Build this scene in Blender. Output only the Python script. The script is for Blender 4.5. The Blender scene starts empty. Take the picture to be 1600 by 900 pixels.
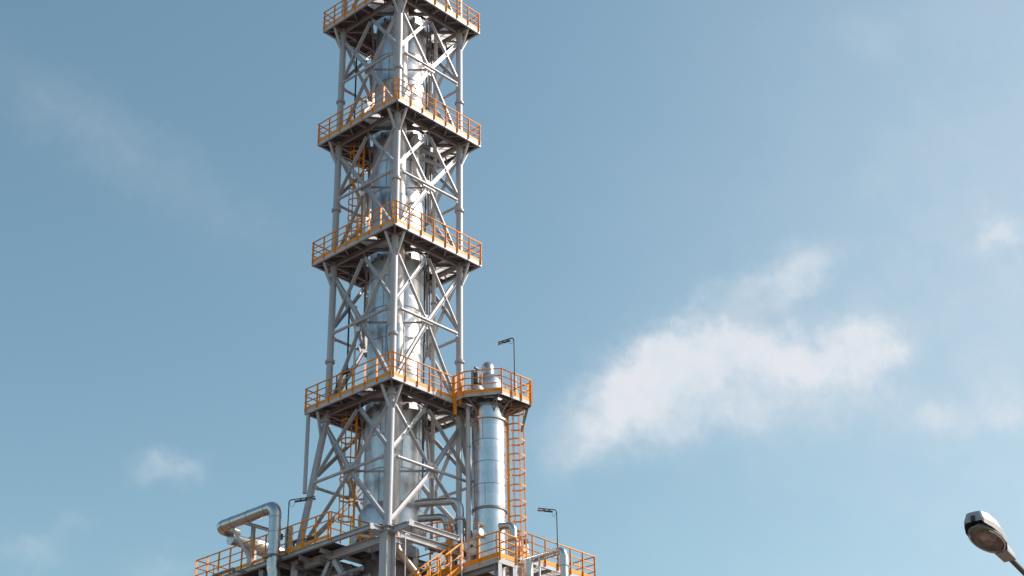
import bpy, bmesh, math, random
from mathutils import Vector, Matrix, noise
random.seed(7)
S = bpy.context.scene
COL = S.collection
V = Vector
R_ = math.radians

# ------------------------------------------------------------------ camera solution (tower axes = world axes, tower centre at 0,0)
CAM = V((-43.714, -46.966, 0.777)); YAW, PITCH, ROLL = R_(42.303), R_(27.873), R_(-1.070); FPX = 2460.5
SUN_AZ, SUN_EL = R_(-37.0), R_(38.0)
GROUND = -0.9

# ------------------------------------------------------------------ materials
def nt(m):
    m.use_nodes = True
    t = m.node_tree; t.nodes.clear()
    return t
def paint(name, col, rough=0.45, metal=0.0, var=0.12, scale=1.5, bump=0.0, dirt=None, dirt_amt=0.35, streak=False, fine=25):
    m = bpy.data.materials.new(name); t = nt(m); N = t.nodes; L = t.links
    out = N.new('ShaderNodeOutputMaterial'); b = N.new('ShaderNodeBsdfPrincipled')
    L.new(b.outputs[0], out.inputs[0])
    tc = N.new('ShaderNodeTexCoord'); mp = N.new('ShaderNodeMapping')
    L.new(tc.outputs['Object'], mp.inputs[0])
    if streak: mp.inputs['Scale'].default_value = (4, 4, 0.35)
    n1 = N.new('ShaderNodeTexNoise'); n1.inputs['Scale'].default_value = scale; n1.inputs['Detail'].default_value = 6
    n1.inputs['Roughness'].default_value = 0.65
    L.new(mp.outputs[0], n1.inputs['Vector'])
    r = N.new('ShaderNodeValToRGB'); r.color_ramp.elements[0].position = 0.3; r.color_ramp.elements[1].position = 0.7
    c = V(col)
    r.color_ramp.elements[0].color = (*(c*(1-var)), 1); r.color_ramp.elements[1].color = (*[min(1, x*(1+var)) for x in c], 1)
    L.new(n1.outputs['Fac'], r.inputs[0])
    colout = r.outputs[0]
    if dirt:
        n2 = N.new('ShaderNodeTexNoise'); n2.inputs['Scale'].default_value = scale*3.1; n2.inputs['Detail'].default_value = 9
        n2.inputs['Roughness'].default_value = 0.75
        L.new(mp.outputs[0], n2.inputs['Vector'])
        r2 = N.new('ShaderNodeValToRGB'); r2.color_ramp.elements[0].position = 0.55; r2.color_ramp.elements[1].position = 0.75
        r2.color_ramp.elements[0].color = (0, 0, 0, 1); r2.color_ramp.elements[1].color = (dirt_amt,)*3 + (1,)
        L.new(n2.outputs['Fac'], r2.inputs[0])
        mx = N.new('ShaderNodeMix'); mx.data_type = 'RGBA'
        L.new(r2.outputs[0], mx.inputs[0]); L.new(colout, mx.inputs[6]); mx.inputs[7].default_value = (*dirt, 1)
        colout = mx.outputs[2]
    L.new(colout, b.inputs['Base Color'])
    b.inputs['Metallic'].default_value = metal
    n3 = N.new('ShaderNodeTexNoise'); n3.inputs['Scale'].default_value = fine; n3.inputs['Detail'].default_value = 4
    L.new(tc.outputs['Object'], n3.inputs['Vector'])
    mr = N.new('ShaderNodeMapRange'); mr.inputs[3].default_value = max(0.03, rough-0.1); mr.inputs[4].default_value = rough+0.1
    L.new(n1.outputs['Fac'], mr.inputs[0]); L.new(mr.outputs[0], b.inputs['Roughness'])
    if bump:
        bp = N.new('ShaderNodeBump'); bp.inputs['Strength'].default_value = bump; bp.inputs['Distance'].default_value = 0.02
        L.new(n3.outputs['Fac'], bp.inputs['Height']); L.new(bp.outputs[0], b.inputs['Normal'])
    return m
def cladding(name, col=(0.68, 0.665, 0.69), rough=0.37, panel_h=1.55, dent=0.032, cells=5.0):
    """sheet-aluminium insulation cladding: every sheet has its own tone and gloss, and is slightly buckled"""
    m = bpy.data.materials.new(name); t = nt(m); N = t.nodes; L = t.links
    out = N.new('ShaderNodeOutputMaterial'); b = N.new('ShaderNodeBsdfPrincipled'); L.new(b.outputs[0], out.inputs[0])
    tc = N.new('ShaderNodeTexCoord')
    sp = N.new('ShaderNodeSeparateXYZ'); L.new(tc.outputs['Object'], sp.inputs[0])
    at = N.new('ShaderNodeMath'); at.operation = 'ARCTAN2'; L.new(sp.outputs[1], at.inputs[0]); L.new(sp.outputs[0], at.inputs[1])
    aa = N.new('ShaderNodeMath'); aa.operation = 'MULTIPLY'; aa.inputs[1].default_value = cells/(2*math.pi); L.new(at.outputs[0], aa.inputs[0])
    zz = N.new('ShaderNodeMath'); zz.operation = 'DIVIDE'; zz.inputs[1].default_value = panel_h; L.new(sp.outputs[2], zz.inputs[0])
    zf = N.new('ShaderNodeMath'); zf.operation = 'FLOOR'; L.new(zz.outputs[0], zf.inputs[0])
    of = N.new('ShaderNodeMath'); of.operation = 'MULTIPLY_ADD'; of.inputs[1].default_value = 0.5; L.new(zf.outputs[0], of.inputs[0]); L.new(aa.outputs[0], of.inputs[2])
    af = N.new('ShaderNodeMath'); af.operation = 'FLOOR'; L.new(of.outputs[0], af.inputs[0])
    cb = N.new('ShaderNodeCombineXYZ'); L.new(af.outputs[0], cb.inputs[0]); L.new(zf.outputs[0], cb.inputs[1])
    wn = N.new('ShaderNodeTexWhiteNoise'); wn.noise_dimensions = '3D'; L.new(cb.outputs[0], wn.inputs['Vector'])
    n1 = N.new('ShaderNodeTexNoise'); n1.inputs['Scale'].default_value = 0.9; n1.inputs['Detail'].default_value = 3; L.new(tc.outputs['Object'], n1.inputs['Vector'])
    n2 = N.new('ShaderNodeTexNoise'); n2.inputs['Scale'].default_value = 5; n2.inputs['Detail'].default_value = 8; n2.inputs['Roughness'].default_value = 0.7
    mp = N.new('ShaderNodeMapping'); mp.inputs['Scale'].default_value = (1.6, 1.6, 0.35); L.new(tc.outputs['Object'], mp.inputs[0]); L.new(mp.outputs[0], n2.inputs['Vector'])
    # colour
    mr = N.new('ShaderNodeMapRange'); mr.inputs[3].default_value = 0.86; mr.inputs[4].default_value = 1.08; L.new(wn.outputs['Value'], mr.inputs[0])
    mr2 = N.new('ShaderNodeMapRange'); mr2.inputs[1].default_value = 0.3; mr2.inputs[2].default_value = 0.75; mr2.inputs[3].default_value = 1.04; mr2.inputs[4].default_value = 0.86; L.new(n2.outputs['Fac'], mr2.inputs[0])
    mu = N.new('ShaderNodeMath'); mu.operation = 'MULTIPLY'; L.new(mr.outputs[0], mu.inputs[0]); L.new(mr2.outputs[0], mu.inputs[1])
    vm = N.new('ShaderNodeVectorMath'); vm.operation = 'SCALE'; vm.inputs[0].default_value = col; L.new(mu.outputs[0], vm.inputs['Scale'])
    L.new(vm.outputs[0], b.inputs['Base Color'])
    b.inputs['Metallic'].default_value = 1.0
    rr = N.new('ShaderNodeMapRange'); rr.inputs[3].default_value = rough-0.07; rr.inputs[4].default_value = rough+0.09
    ad = N.new('ShaderNodeMath'); ad.operation = 'MULTIPLY_ADD'; ad.inputs[1].default_value = 0.5
    hf = N.new('ShaderNodeMath'); hf.operation = 'MULTIPLY'; hf.inputs[1].default_value = 0.5; L.new(n2.outputs['Fac'], hf.inputs[0])
    L.new(wn.outputs['Value'], ad.inputs[0]); L.new(hf.outputs[0], ad.inputs[2]); L.new(ad.outputs[0], rr.inputs[0]); L.new(rr.outputs[0], b.inputs['Roughness'])
    # buckling
    add = N.new('ShaderNodeMath'); add.operation = 'ADD'; L.new(n1.outputs['Fac'], add.inputs[0])
    s2 = N.new('ShaderNodeMath'); s2.operation = 'MULTIPLY'; s2.inputs[1].default_value = 0.10; L.new(n2.outputs['Fac'], s2.inputs[0]); L.new(s2.outputs[0], add.inputs[1])
    bp = N.new('ShaderNodeBump'); bp.inputs['Strength'].default_value = 1.0; bp.inputs['Distance'].default_value = dent
    L.new(add.outputs[0], bp.inputs['Height']); L.new(bp.outputs[0], b.inputs['Normal'])
    return m
M = {}
M['steel'] = paint('grey_steel_paint', (0.455, 0.45, 0.488), 0.34, 0, 0.11, 0.8, 0.03, (0.27, 0.21, 0.18), 0.55, True)
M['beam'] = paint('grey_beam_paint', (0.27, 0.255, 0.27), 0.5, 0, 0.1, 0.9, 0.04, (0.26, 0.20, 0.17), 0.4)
M['fascia'] = paint('pale_grey_fascia_paint', (0.50, 0.485, 0.51), 0.42, 0, 0.1, 0.9, 0.03, (0.36, 0.29, 0.25), 0.5)
M['orange'] = paint('orange_safety_paint', (0.84, 0.30, 0.009), 0.55, 0, 0.16, 1.6, 0.03, (0.38, 0.13, 0.04), 0.5)
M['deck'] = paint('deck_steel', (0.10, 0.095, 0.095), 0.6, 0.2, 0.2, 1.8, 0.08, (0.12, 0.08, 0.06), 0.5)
M['grating'] = paint('galvanised_grating', (0.50, 0.48, 0.46), 0.5, 0.0, 0.08, 2, 0)
M['clad'] = cladding('aluminium_cladding')
M['clad_side'] = cladding('aluminium_cladding_smooth', (0.71, 0.70, 0.72), 0.23, 1.05, 0.02, 4)
M['pipeclad'] = cladding('pipe_cladding', (0.56, 0.555, 0.56), 0.28, 0.9, 0.012, 2)
M['pipepaint'] = paint('pale_pipe_paint', (0.60, 0.55, 0.54), 0.4, 0.15, 0.08, 0.8, 0.02, (0.4, 0.34, 0.3), 0.3, True)
M['copper'] = paint('warm_pipe', (0.50, 0.36, 0.28), 0.35, 0.6, 0.1, 1.0, 0.02)
M['band'] = paint('dark_band', (0.30, 0.27, 0.28), 0.45, 0.7, 0.15, 2)
M['dark'] = paint('dark_metal', (0.05, 0.055, 0.06), 0.5, 0.3, 0.2, 3)
M['valve'] = paint('valve_paint', (0.09, 0.10, 0.11), 0.45, 0.3, 0.2, 4)
M['white'] = paint('white_flange', (0.68, 0.67, 0.68), 0.4, 0.1, 0.06, 2, 0, (0.45, 0.4, 0.36), 0.3)
M['concrete'] = paint('concrete', (0.15, 0.11, 0.09), 0.85, 0, 0.15, 0.6, 0.2, (0.2, 0.17, 0.14), 0.5)
M['ground'] = paint('ground_gravel', (0.155, 0.105, 0.08), 0.9, 0, 0.25, 0.05, 0.3, (0.16, 0.12, 0.09), 0.5)
M['lamphouse'] = paint('lamp_housing_paint', (0.36, 0.35, 0.37), 0.45, 0.0, 0.06, 6, 0.02, (0.3, 0.27, 0.25), 0.35)
M['rim'] = paint('lamp_rim_grey', (0.17, 0.175, 0.19), 0.4, 0.2, 0.1, 6)
M['lens'] = paint('lamp_lens_pale', (0.75, 0.70, 0.62), 0.2, 0, 0.05, 8)

def glass_mat():
    m = bpy.data.materials.new('lamp_bowl_glass'); t = nt(m); N = t.nodes; L = t.links
    out = N.new('ShaderNodeOutputMaterial'); g = N.new('ShaderNodeBsdfGlossy'); g.inputs['Roughness'].default_value = 0.08
    tr = N.new('ShaderNodeBsdfTransparent'); tr.inputs[0].default_value = (0.8, 0.7, 0.66, 1)
    tc = N.new('ShaderNodeTexCoord'); no = N.new('ShaderNodeTexNoise'); no.inputs['Scale'].default_value = 9; no.inputs['Detail'].default_value = 6
    L.new(tc.outputs['Object'], no.inputs['Vector'])
    rp = N.new('ShaderNodeValToRGB'); rp.color_ramp.elements[0].color = (0.60, 0.53, 0.53, 1); rp.color_ramp.elements[1].color = (1.0, 0.97, 0.97, 1)
    rp.color_ramp.elements[0].position = 0.35; rp.color_ramp.elements[1].position = 0.65
    L.new(no.outputs['Fac'], rp.inputs[0]); L.new(rp.outputs[0], tr.inputs[0])
    fr = N.new('ShaderNodeFresnel'); fr.inputs[0].default_value = 1.45
    mx = N.new('ShaderNodeMixShader'); L.new(fr.outputs[0], mx.inputs[0]); L.new(tr.outputs[0], mx.inputs[1]); L.new(g.outputs[0], mx.inputs[2])
    L.new(mx.outputs[0], out.inputs[0])
    return m
M['glass'] = glass_mat()
M['reflector'] = paint('lamp_reflector', (0.88, 0.86, 0.88), 0.3, 0.35, 0.25, 7, 0.5, None, 0, False, 9)

# ------------------------------------------------------------------ mesh builder
_eps = [0]
def eps():
    _eps[0] = (_eps[0] + 1) % 17
    return _eps[0]*0.00035
class MB:
    def __init__(s): s.bm = bmesh.new()
    def quadbox(s, p, ax, ay, az):
        """box with corner-centre p and half-vectors ax, ay, az"""
        vs = [s.bm.verts.new(p + ax*i + ay*j + az*k) for i in (-1, 1) for j in (-1, 1) for k in (-1, 1)]
        for f in ((0,1,3,2),(4,6,7,5),(0,4,5,1),(2,3,7,6),(0,2,6,4),(1,5,7,3)): s.bm.faces.new([vs[i] for i in f])
        return s
    def box(s, x0, x1, y0, y1, z0, z1):
        return s.quadbox(V(((x0+x1)/2, (y0+y1)/2, (z0+z1)/2)), V(((x1-x0)/2,0,0)), V((0,(y1-y0)/2,0)), V((0,0,(z1-z0)/2)))
    def bar(s, a, b, w, h, up=V((0,0,1))):
        """rectangular bar a->b; w across, h along 'up'"""
        a, b = V(a), V(b); d = (b-a); l = d.length; d = d/l
        side = d.cross(V(up))
        if side.length < 1e-4: side = d.cross(V((1,0,0)))
        side.normalize(); u = side.cross(d).normalized()
        return s.quadbox((a+b)/2, d*(l/2), side*(w/2), u*(h/2))
    def hbeam(s, a, b, h, w, depth=V((0,0,1)), t=0.014, tw=0.012):
        """H section: web in the plane of axis and 'depth', flanges across"""
        a, b = V(a), V(b); d = b-a; l = d.length; d = d/l; e = eps(); h = h + e; w = w + e
        side = d.cross(V(depth)).normalized(); u = side.cross(d).normalized(); c = (a+b)/2
        s.quadbox(c + u*(h/2-t/2), d*(l/2), side*(w/2), u*(t/2))
        s.quadbox(c - u*(h/2-t/2), d*(l/2), side*(w/2), u*(t/2))
        s.quadbox(c, d*(l/2-0.001), side*(tw/2), u*(h/2-t))
        return s
    def tube(s, a, b, r, r2=None, n=12, caps=True):
        a, b = V(a), V(b); r2 = r if r2 is None else r2
        d = (b-a).normalized(); x = d.orthogonal().normalized(); y = d.cross(x)
        A = []; B = []
        for i in range(n):
            t = 2*math.pi*i/n; o = x*math.cos(t) + y*math.sin(t)
            A.append(s.bm.verts.new(a+o*r)); B.append(s.bm.verts.new(b+o*r2))
        for i in range(n):
            f = s.bm.faces.new((A[i], A[(i+1)%n], B[(i+1)%n], B[i])); f.smooth = True
        if caps: s.bm.faces.new(A[::-1]); s.bm.faces.new(B)
        return s
    def path(s, pts, r, bend=0.0, n=12, seg=6, caps=True):
        """pipe through pts with rounded elbows of radius 'bend'"""
        P = [V(p) for p in pts]; Q = [P[0]]
        for i in range(1, len(P)-1):
            if bend <= 0: Q.append(P[i]); continue
            u = (P[i-1]-P[i]); v = (P[i+1]-P[i]); lu, lv = u.length, v.length; u /= lu; v /= lv
            ang = u.angle(v)
            tl = min(bend/math.tan(ang/2) if ang > 0.01 else bend, lu*0.49, lv*0.49); rr = tl*math.tan(ang/2)
            p0 = P[i]+u*tl; p1 = P[i]+v*tl; cen = P[i] + (u+v).normalized()*(rr/math.sin(ang/2))
            a0 = p0-cen; a1 = p1-cen; tot = a0.angle(a1) if a0.length > 1e-6 else 0
            axis = a0.cross(a1)
            if axis.length < 1e-8: Q.append(P[i]); continue
            axis.normalize()
            for k in range(seg+1): Q.append(cen + Matrix.Rotation(tot*k/seg, 3, axis) @ a0)
        Q.append(P[-1])
        d0 = (Q[1]-Q[0]).normalized(); x = d0.orthogonal().normalized(); rings = []
        for i, q in enumerate(Q):
            if i == 0: d = d0
            elif i == len(Q)-1: d = (Q[i]-Q[i-1]).normalized()
            else: d = ((Q[i+1]-Q[i]).normalized() + (Q[i]-Q[i-1]).normalized()).normalized()
            x = (x - d*x.dot(d)).normalized(); y = d.cross(x)
            rings.append([s.bm.verts.new(q + (x*math.cos(2*math.pi*k/n) + y*math.sin(2*math.pi*k/n))*r) for k in range(n)])
        for A, B in zip(rings, rings[1:]):
            for k in range(n):
                f = s.bm.faces.new((A[k], A[(k+1)%n], B[(k+1)%n], B[k])); f.smooth = True
        if caps: s.bm.faces.new(rings[0][::-1]); s.bm.faces.new(rings[-1])
        return s
    def lathe(s, c, prof, n=48, axis=V((0,0,1)), sm=True):
        """revolve profile [(r, h)] about axis through c"""
        c = V(c); d = V(axis).normalized(); x = d.orthogonal().normalized(); y = d.cross(x); rings = []
        for r, h in prof:
            rings.append([s.bm.verts.new(c + d*h + (x*math.cos(2*math.pi*k/n)+y*math.sin(2*math.pi*k/n))*max(r, 1e-4)) for k in range(n)])
        for A, B in zip(rings, rings[1:]):
            for k in range(n):
                f = s.bm.faces.new((A[k], A[(k+1)%n], B[(k+1)%n], B[k])); f.smooth = sm
        s.bm.faces.new(rings[0][::-1]); s.bm.faces.new(rings[-1])
        return s
    def ring(s, c, R, r, axis=V((0,0,1)), n=24, m=6, a0=0, a1=2*math.pi, flat=None):
        c = V(c); d = V(axis).normalized(); x = V((1,0,0)) if abs(d.z) > 0.9 else d.orthogonal().normalized(); y = d.cross(x); rings = []
        full = abs(a1-a0-2*math.pi) < 1e-6; cnt = n if full else n+1
        for i in range(cnt):
            t = a0+(a1-a0)*i/n; o = x*math.cos(t)+y*math.sin(t)
            if flat: pr = [(-flat[0]/2,-flat[1]/2),(flat[0]/2,-flat[1]/2),(flat[0]/2,flat[1]/2),(-flat[0]/2,flat[1]/2)]
            else: pr = [(r*math.cos(2*math.pi*k/m), r*math.sin(2*math.pi*k/m)) for k in range(m)]
            rings.append([s.bm.verts.new(c+o*(R+p[0])+d*p[1]) for p in pr])
        k_ = len(rings[0])
        for i in range(cnt if full else cnt-1):
            A, B = rings[i], rings[(i+1) % cnt]
            for k in range(k_): s.bm.faces.new((A[k], B[k], B[(k+1)%k_], A[(k+1)%k_]))
        if not full: s.bm.faces.new(rings[0]); s.bm.faces.new(rings[-1][::-1])
        return s
    def prism(s, poly, z0, z1):
        A = [s.bm.verts.new((x, y, z0)) for x, y in poly]; B = [s.bm.verts.new((x, y, z1)) for x, y in poly]; n = len(poly)
        s.bm.faces.new(A[::-1]); s.bm.faces.new(B)
        for i in range(n): s.bm.faces.new((A[i], A[(i+1)%n], B[(i+1)%n], B[i]))
        return s
    def plate_hole(s, x0, x1, y0, y1, z0, z1, cx, cy, r, n=48):
        """rectangular plate with a round hole"""
        O = []; I = []
        for k in range(n):
            t = 2*math.pi*(k+0.5)/n; c_, s_ = math.cos(t), math.sin(t)
            m = min(((x1-cx) if c_ > 0 else (cx-x0))/max(abs(c_), 1e-6), ((y1-cy) if s_ > 0 else (cy-y0))/max(abs(s_), 1e-6))
            O.append((cx+c_*m, cy+s_*m)); I.append((cx+c_*r, cy+s_*r))
        # put exact corners in
        for X, Y in ((x0,y0),(x1,y0),(x1,y1),(x0,y1)):
            j = min(range(n), key=lambda i: (O[i][0]-X)**2+(O[i][1]-Y)**2); O[j] = (X, Y)
        mk = lambda L, z: [s.bm.verts.new((a, b, z)) for a, b in L]
        ob, ot, ib, it = mk(O, z0), mk(O, z1), mk(I, z0), mk(I, z1)
        for k in range(n):
            j = (k+1) % n
            s.bm.faces.new((ot[k], ot[j], it[j], it[k])); s.bm.faces.new((ob[j], ob[k], ib[k], ib[j]))
            s.bm.faces.new((ob[k], ob[j], ot[j], ot[k])); s.bm.faces.new((ib[j], ib[k], it[k], it[j]))
        return s
    def build(s, name, mat, parent=None, bevel=0):
        bmesh.ops.recalc_face_normals(s.bm, faces=s.bm.faces)
        for e_ in s.bm.edges:
            if len(e_.link_faces) == 2 and e_.calc_face_angle(0) > 0.55: e_.smooth = False
        me = bpy.data.meshes.new(name); s.bm.to_mesh(me); s.bm.free()
        o = bpy.data.objects.new(name, me); COL.objects.link(o)
        me.materials.append(M[mat] if isinstance(mat, str) else mat)
        if parent: 
            o.parent = parent
            # parent origins: world coordinates are baked in the mesh, so undo the parent's location
            o.matrix_parent_inverse = PINV.get(parent.name, Matrix.Identity(4))
        if bevel:
            bv = o.modifiers.new('bevel', 'BEVEL'); bv.width = bevel; bv.segments = 2; bv.limit_method = 'ANGLE'
        PINV[o.name] = Matrix.Identity(4)
        return o
PINV = {}
def tag(o, label, cat, group=None):
    o['label'] = label; o['category'] = cat
    if group: o['group'] = group
    return o
def thing(name, label, cat, loc, group=None):
    o = bpy.data.objects.new(name, None); COL.objects.link(o); o.location = loc; o.empty_display_size = 0.3
    PINV[o.name] = Matrix.Translation(-V(loc))
    return tag(o, label, cat, group)

# ------------------------------------------------------------------ railing along a polyline
def railing(pts, z0, top, parent, mat='orange', gap=0.78, n_rails=3, toe=True, post_drop=0.13, toe_z=0.0, closed=False, first=True, last=True, toe_h=0.145, inset=0.1):
    """posts and rails standing on z0 (deck); pts outer line; one mesh for posts+rails, one for toe board"""
    mb = MB(); tb = MB()
    P = [V((x, y, 0)) for x, y in pts]
    for a, b in zip(P, P[1:]):
        l = (b-a).length; d = (b-a)/l; k = max(1, round((l-2*inset)/gap)); nrm = V((d.y, -d.x, 0))
        for i in range(k+1):
            q = a + d*(inset + (l-2*inset)*i/k)
            jit = V((random.uniform(-.004,.004), random.uniform(-.004,.004), 0))
            mb.bar(q+V((0,0,z0-post_drop))+nrm*0.025, q+V((0,0,z0+top-0.02))+nrm*0.025+jit, 0.085, 0.016, d)
        hs = [top - 0.0, top*0.68, top*0.37][:n_rails]
        for j, h in enumerate(hs):
            r = 0.031 if j == 0 else 0.025
            mb.tube(a+V((0,0,z0+h)) - d*(0.0), b+V((0,0,z0+h)), r, n=8)
        if toe: tb.bar(a+V((0,0,z0+toe_z+toe_h/2)), b+V((0,0,z0+toe_z+toe_h/2)), 0.008, toe_h)
    mb.build('railing', mat, parent)
    if toe: tb.build('toe_board', mat, parent)
    else: tb.bm.free()

# ================================================================== SETTING
g = MB(); g.box(-900, 900, -900, 900, GROUND-0.5, GROUND); go = g.build('ground', 'ground'); go['kind'] = 'structure'
pd = MB(); pd.box(-14, 22, -16, 18, GROUND, GROUND+0.12); po = pd.build('concrete_yard', 'concrete'); po['kind'] = 'structure'

# ================================================================== LATTICE TOWER
H = 2.05; PH = 2.78
ZF = [49.197, 42.431, 35.833, 28.379]         # underside of the four platform fascias
ZB = 21.85                                      # base level
tower = thing('lattice_tower', 'tall pale grey steel lattice tower with orange railed platforms around a silver column', 'tower', (0,0,ZB))
def hw(z):                                      # half width between leg axes
    return H if z >= 28.5 else H + (28.5-z)*0.111
CORN = [(-1,-1),(1,-1),(1,1),(-1,1)]
def leg_pt(c, z): h = hw(z); return V((c[0]*h, c[1]*h, z))
COLLARS = [51.9, 44.97, 38.82, 30.94, 28.05]
for c in CORN:
    mb = MB(); zs = [21.9, 28.5, 54.0]
    mb.path([leg_pt(c, z) for z in zs], 0.158, 0, n=20)
    leg = mb.build('leg', 'steel', tower)
    for z in COLLARS:
        q = leg_pt(c, z); cm = MB()
        cm.lathe(q, [(0.16,-0.055),(0.225,-0.055),(0.225,-0.008),(0.215,-0.008),(0.215,0.008),(0.225,0.008),(0.225,0.055),(0.16,0.055)], n=24)
        for k in range(10):
            t = 2*math.pi*k/10; cm.tube(q+V((0.2*math.cos(t),0.2*math.sin(t),-0.085)), q+V((0.2*math.cos(t),0.2*math.sin(t),0.085)), 0.014, n=6)
        cm.build('collar', 'steel', leg)
# faces: (corner a, corner b, outward normal)
FACES = [((-1,-1),(1,-1),V((0,-1,0))), ((-1,-1),(-1,1),V((-1,0,0))), ((1,-1),(1,1),V((1,0,0))), ((-1,1),(1,1),V((0,1,0)))]
STOREYS = [(ZF[3]+0.25, ZF[2]), (ZF[2]+0.25, ZF[1]), (ZF[1]+0.25, ZF[0]), (ZB+0.15, ZF[3]), (ZF[0]+0.25, 55.6)]
for si, (zb, zt) in enumerate(STOREYS):
    zm = (zb+zt)/2 - (0.0 if si != 3 else 0.1)
    for fi, (ca, cb, nrm) in enumerate(FACES):
        back = fi >= 2
        mid_t = (leg_pt(ca, zt-0.12)+leg_pt(cb, zt-0.12))/2
        node = (leg_pt(ca, zm)+leg_pt(cb, zm))/2
        # X diagonals, each in two halves meeting at the gusset
        def dg(a, b, hh, ww, sh=0.0, ta=0.2, tb=0.2, flat=False):
            a, b = V(a), V(b); d = (b-a).normalized(); dep = nrm if flat else nrm.cross(d)
            if flat:      # deep narrow section: its underside shows more than its outer edge
                m_ = MB().bar(a+d*ta-nrm*0.03, b-d*tb-nrm*0.03, 0.055+eps(), 0.17, nrm)
            else:
                m_ = MB().hbeam(a+d*ta+nrm*sh, b-d*tb+nrm*sh, hh, ww, dep, 0.016, 0.012)
            m_.build('diagonal_brace', 'steel', tower)
        for (p, q) in ((ca, cb), (cb, ca)):
            dg(leg_pt(p, zb+0.05), node, 0.185, 0.14, 0, 0.22, 0.12, p == cb)
            if si != 4: dg(leg_pt(q, zt-0.5), node, 0.185, 0.14, 0, 0.2, 0.12, p == cb)
            if si != 4: dg(mid_t+V((0,0,-0.12)), leg_pt(p, zm+0.28), 0.155, 0.12, -0.01, 0.15, 0.2, p == cb)
        # horizontal strut with end plates
        a, b = leg_pt(ca, zm), leg_pt(cb, zm); d = (b-a).normalized()
        st = MB().tube(a+d*0.3+nrm*0.13, b-d*0.3+nrm*0.13, 0.068, n=14)
        for e_, sg in ((a, 1), (b, -1)):
            st.bar(e_+d*0.16*sg+nrm*0.05, e_+d*0.42*sg+nrm*0.13, 0.02, 0.22)
        st.build('horizontal_strut', 'steel', tower)
        # gusset at the node
        gp = MB(); u = d; w = V((0,0,1)); A = []
        pts2 = [(-.34,-.2),(-.2,-.34),(.2,-.34),(.34,-.2),(.34,.2),(.2,.34),(-.2,.34),(-.34,.2)]
        f_ = [gp.bm.verts.new(node+u*x+w*y+nrm*0.0115) for x, y in pts2]; k_ = [gp.bm.verts.new(node+u*x+w*y-nrm*0.0115) for x, y in pts2]
        gp.bm.faces.new(f_); gp.bm.faces.new(k_[::-1])
        for i in range(8): gp.bm.faces.new((f_[i], f_[(i+1)%8], k_[(i+1)%8], k_[i]))
        gp.build('gusset_plate', 'steel', tower)
        if back and si != 4:
            MB().hbeam(mid_t, node+V((0,0,0.1)), 0.15, 0.15, nrm).build('hanger', 'steel', tower)
    # inner diamond struts
    h = hw(zm); nodes = [V((0,-h,zm-0.02)), V((h,0,zm-0.02)), V((0,h,zm-0.02)), V((-h,0,zm-0.02))]
    for i in range(4):
        a, b = nodes[i], nodes[(i+1)%4]; d = (b-a).normalized()
        MB().tube(a+d*0.2, b-d*0.2, 0.055, n=10).build('inner_strut', 'steel', tower)
# short support beams reaching from the column to the downcomer in the second storey
for z0_ in (41.75, 41.3):
    MB().hbeam((0.30,-1.30,z0_), (1.15,-1.80,z0_-0.28), 0.16, 0.12).build('pipe_support', 'steel', tower)
# junction boxes and floodlights clamped to the struts, as seen at the middle of the left face
for zz in (45.6, 39.0, 32.0):
    MB().box(-2.32,-2.22,-0.10,0.10,zz-0.34,zz-0.12).build('junction_box', 'white', tower, bevel=0.012)
    MB().tube((-2.26,0.0,zz-0.12), (-2.26,0.0,zz+0.02), 0.02, n=8).build('box_hanger', 'dark', tower)

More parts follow.
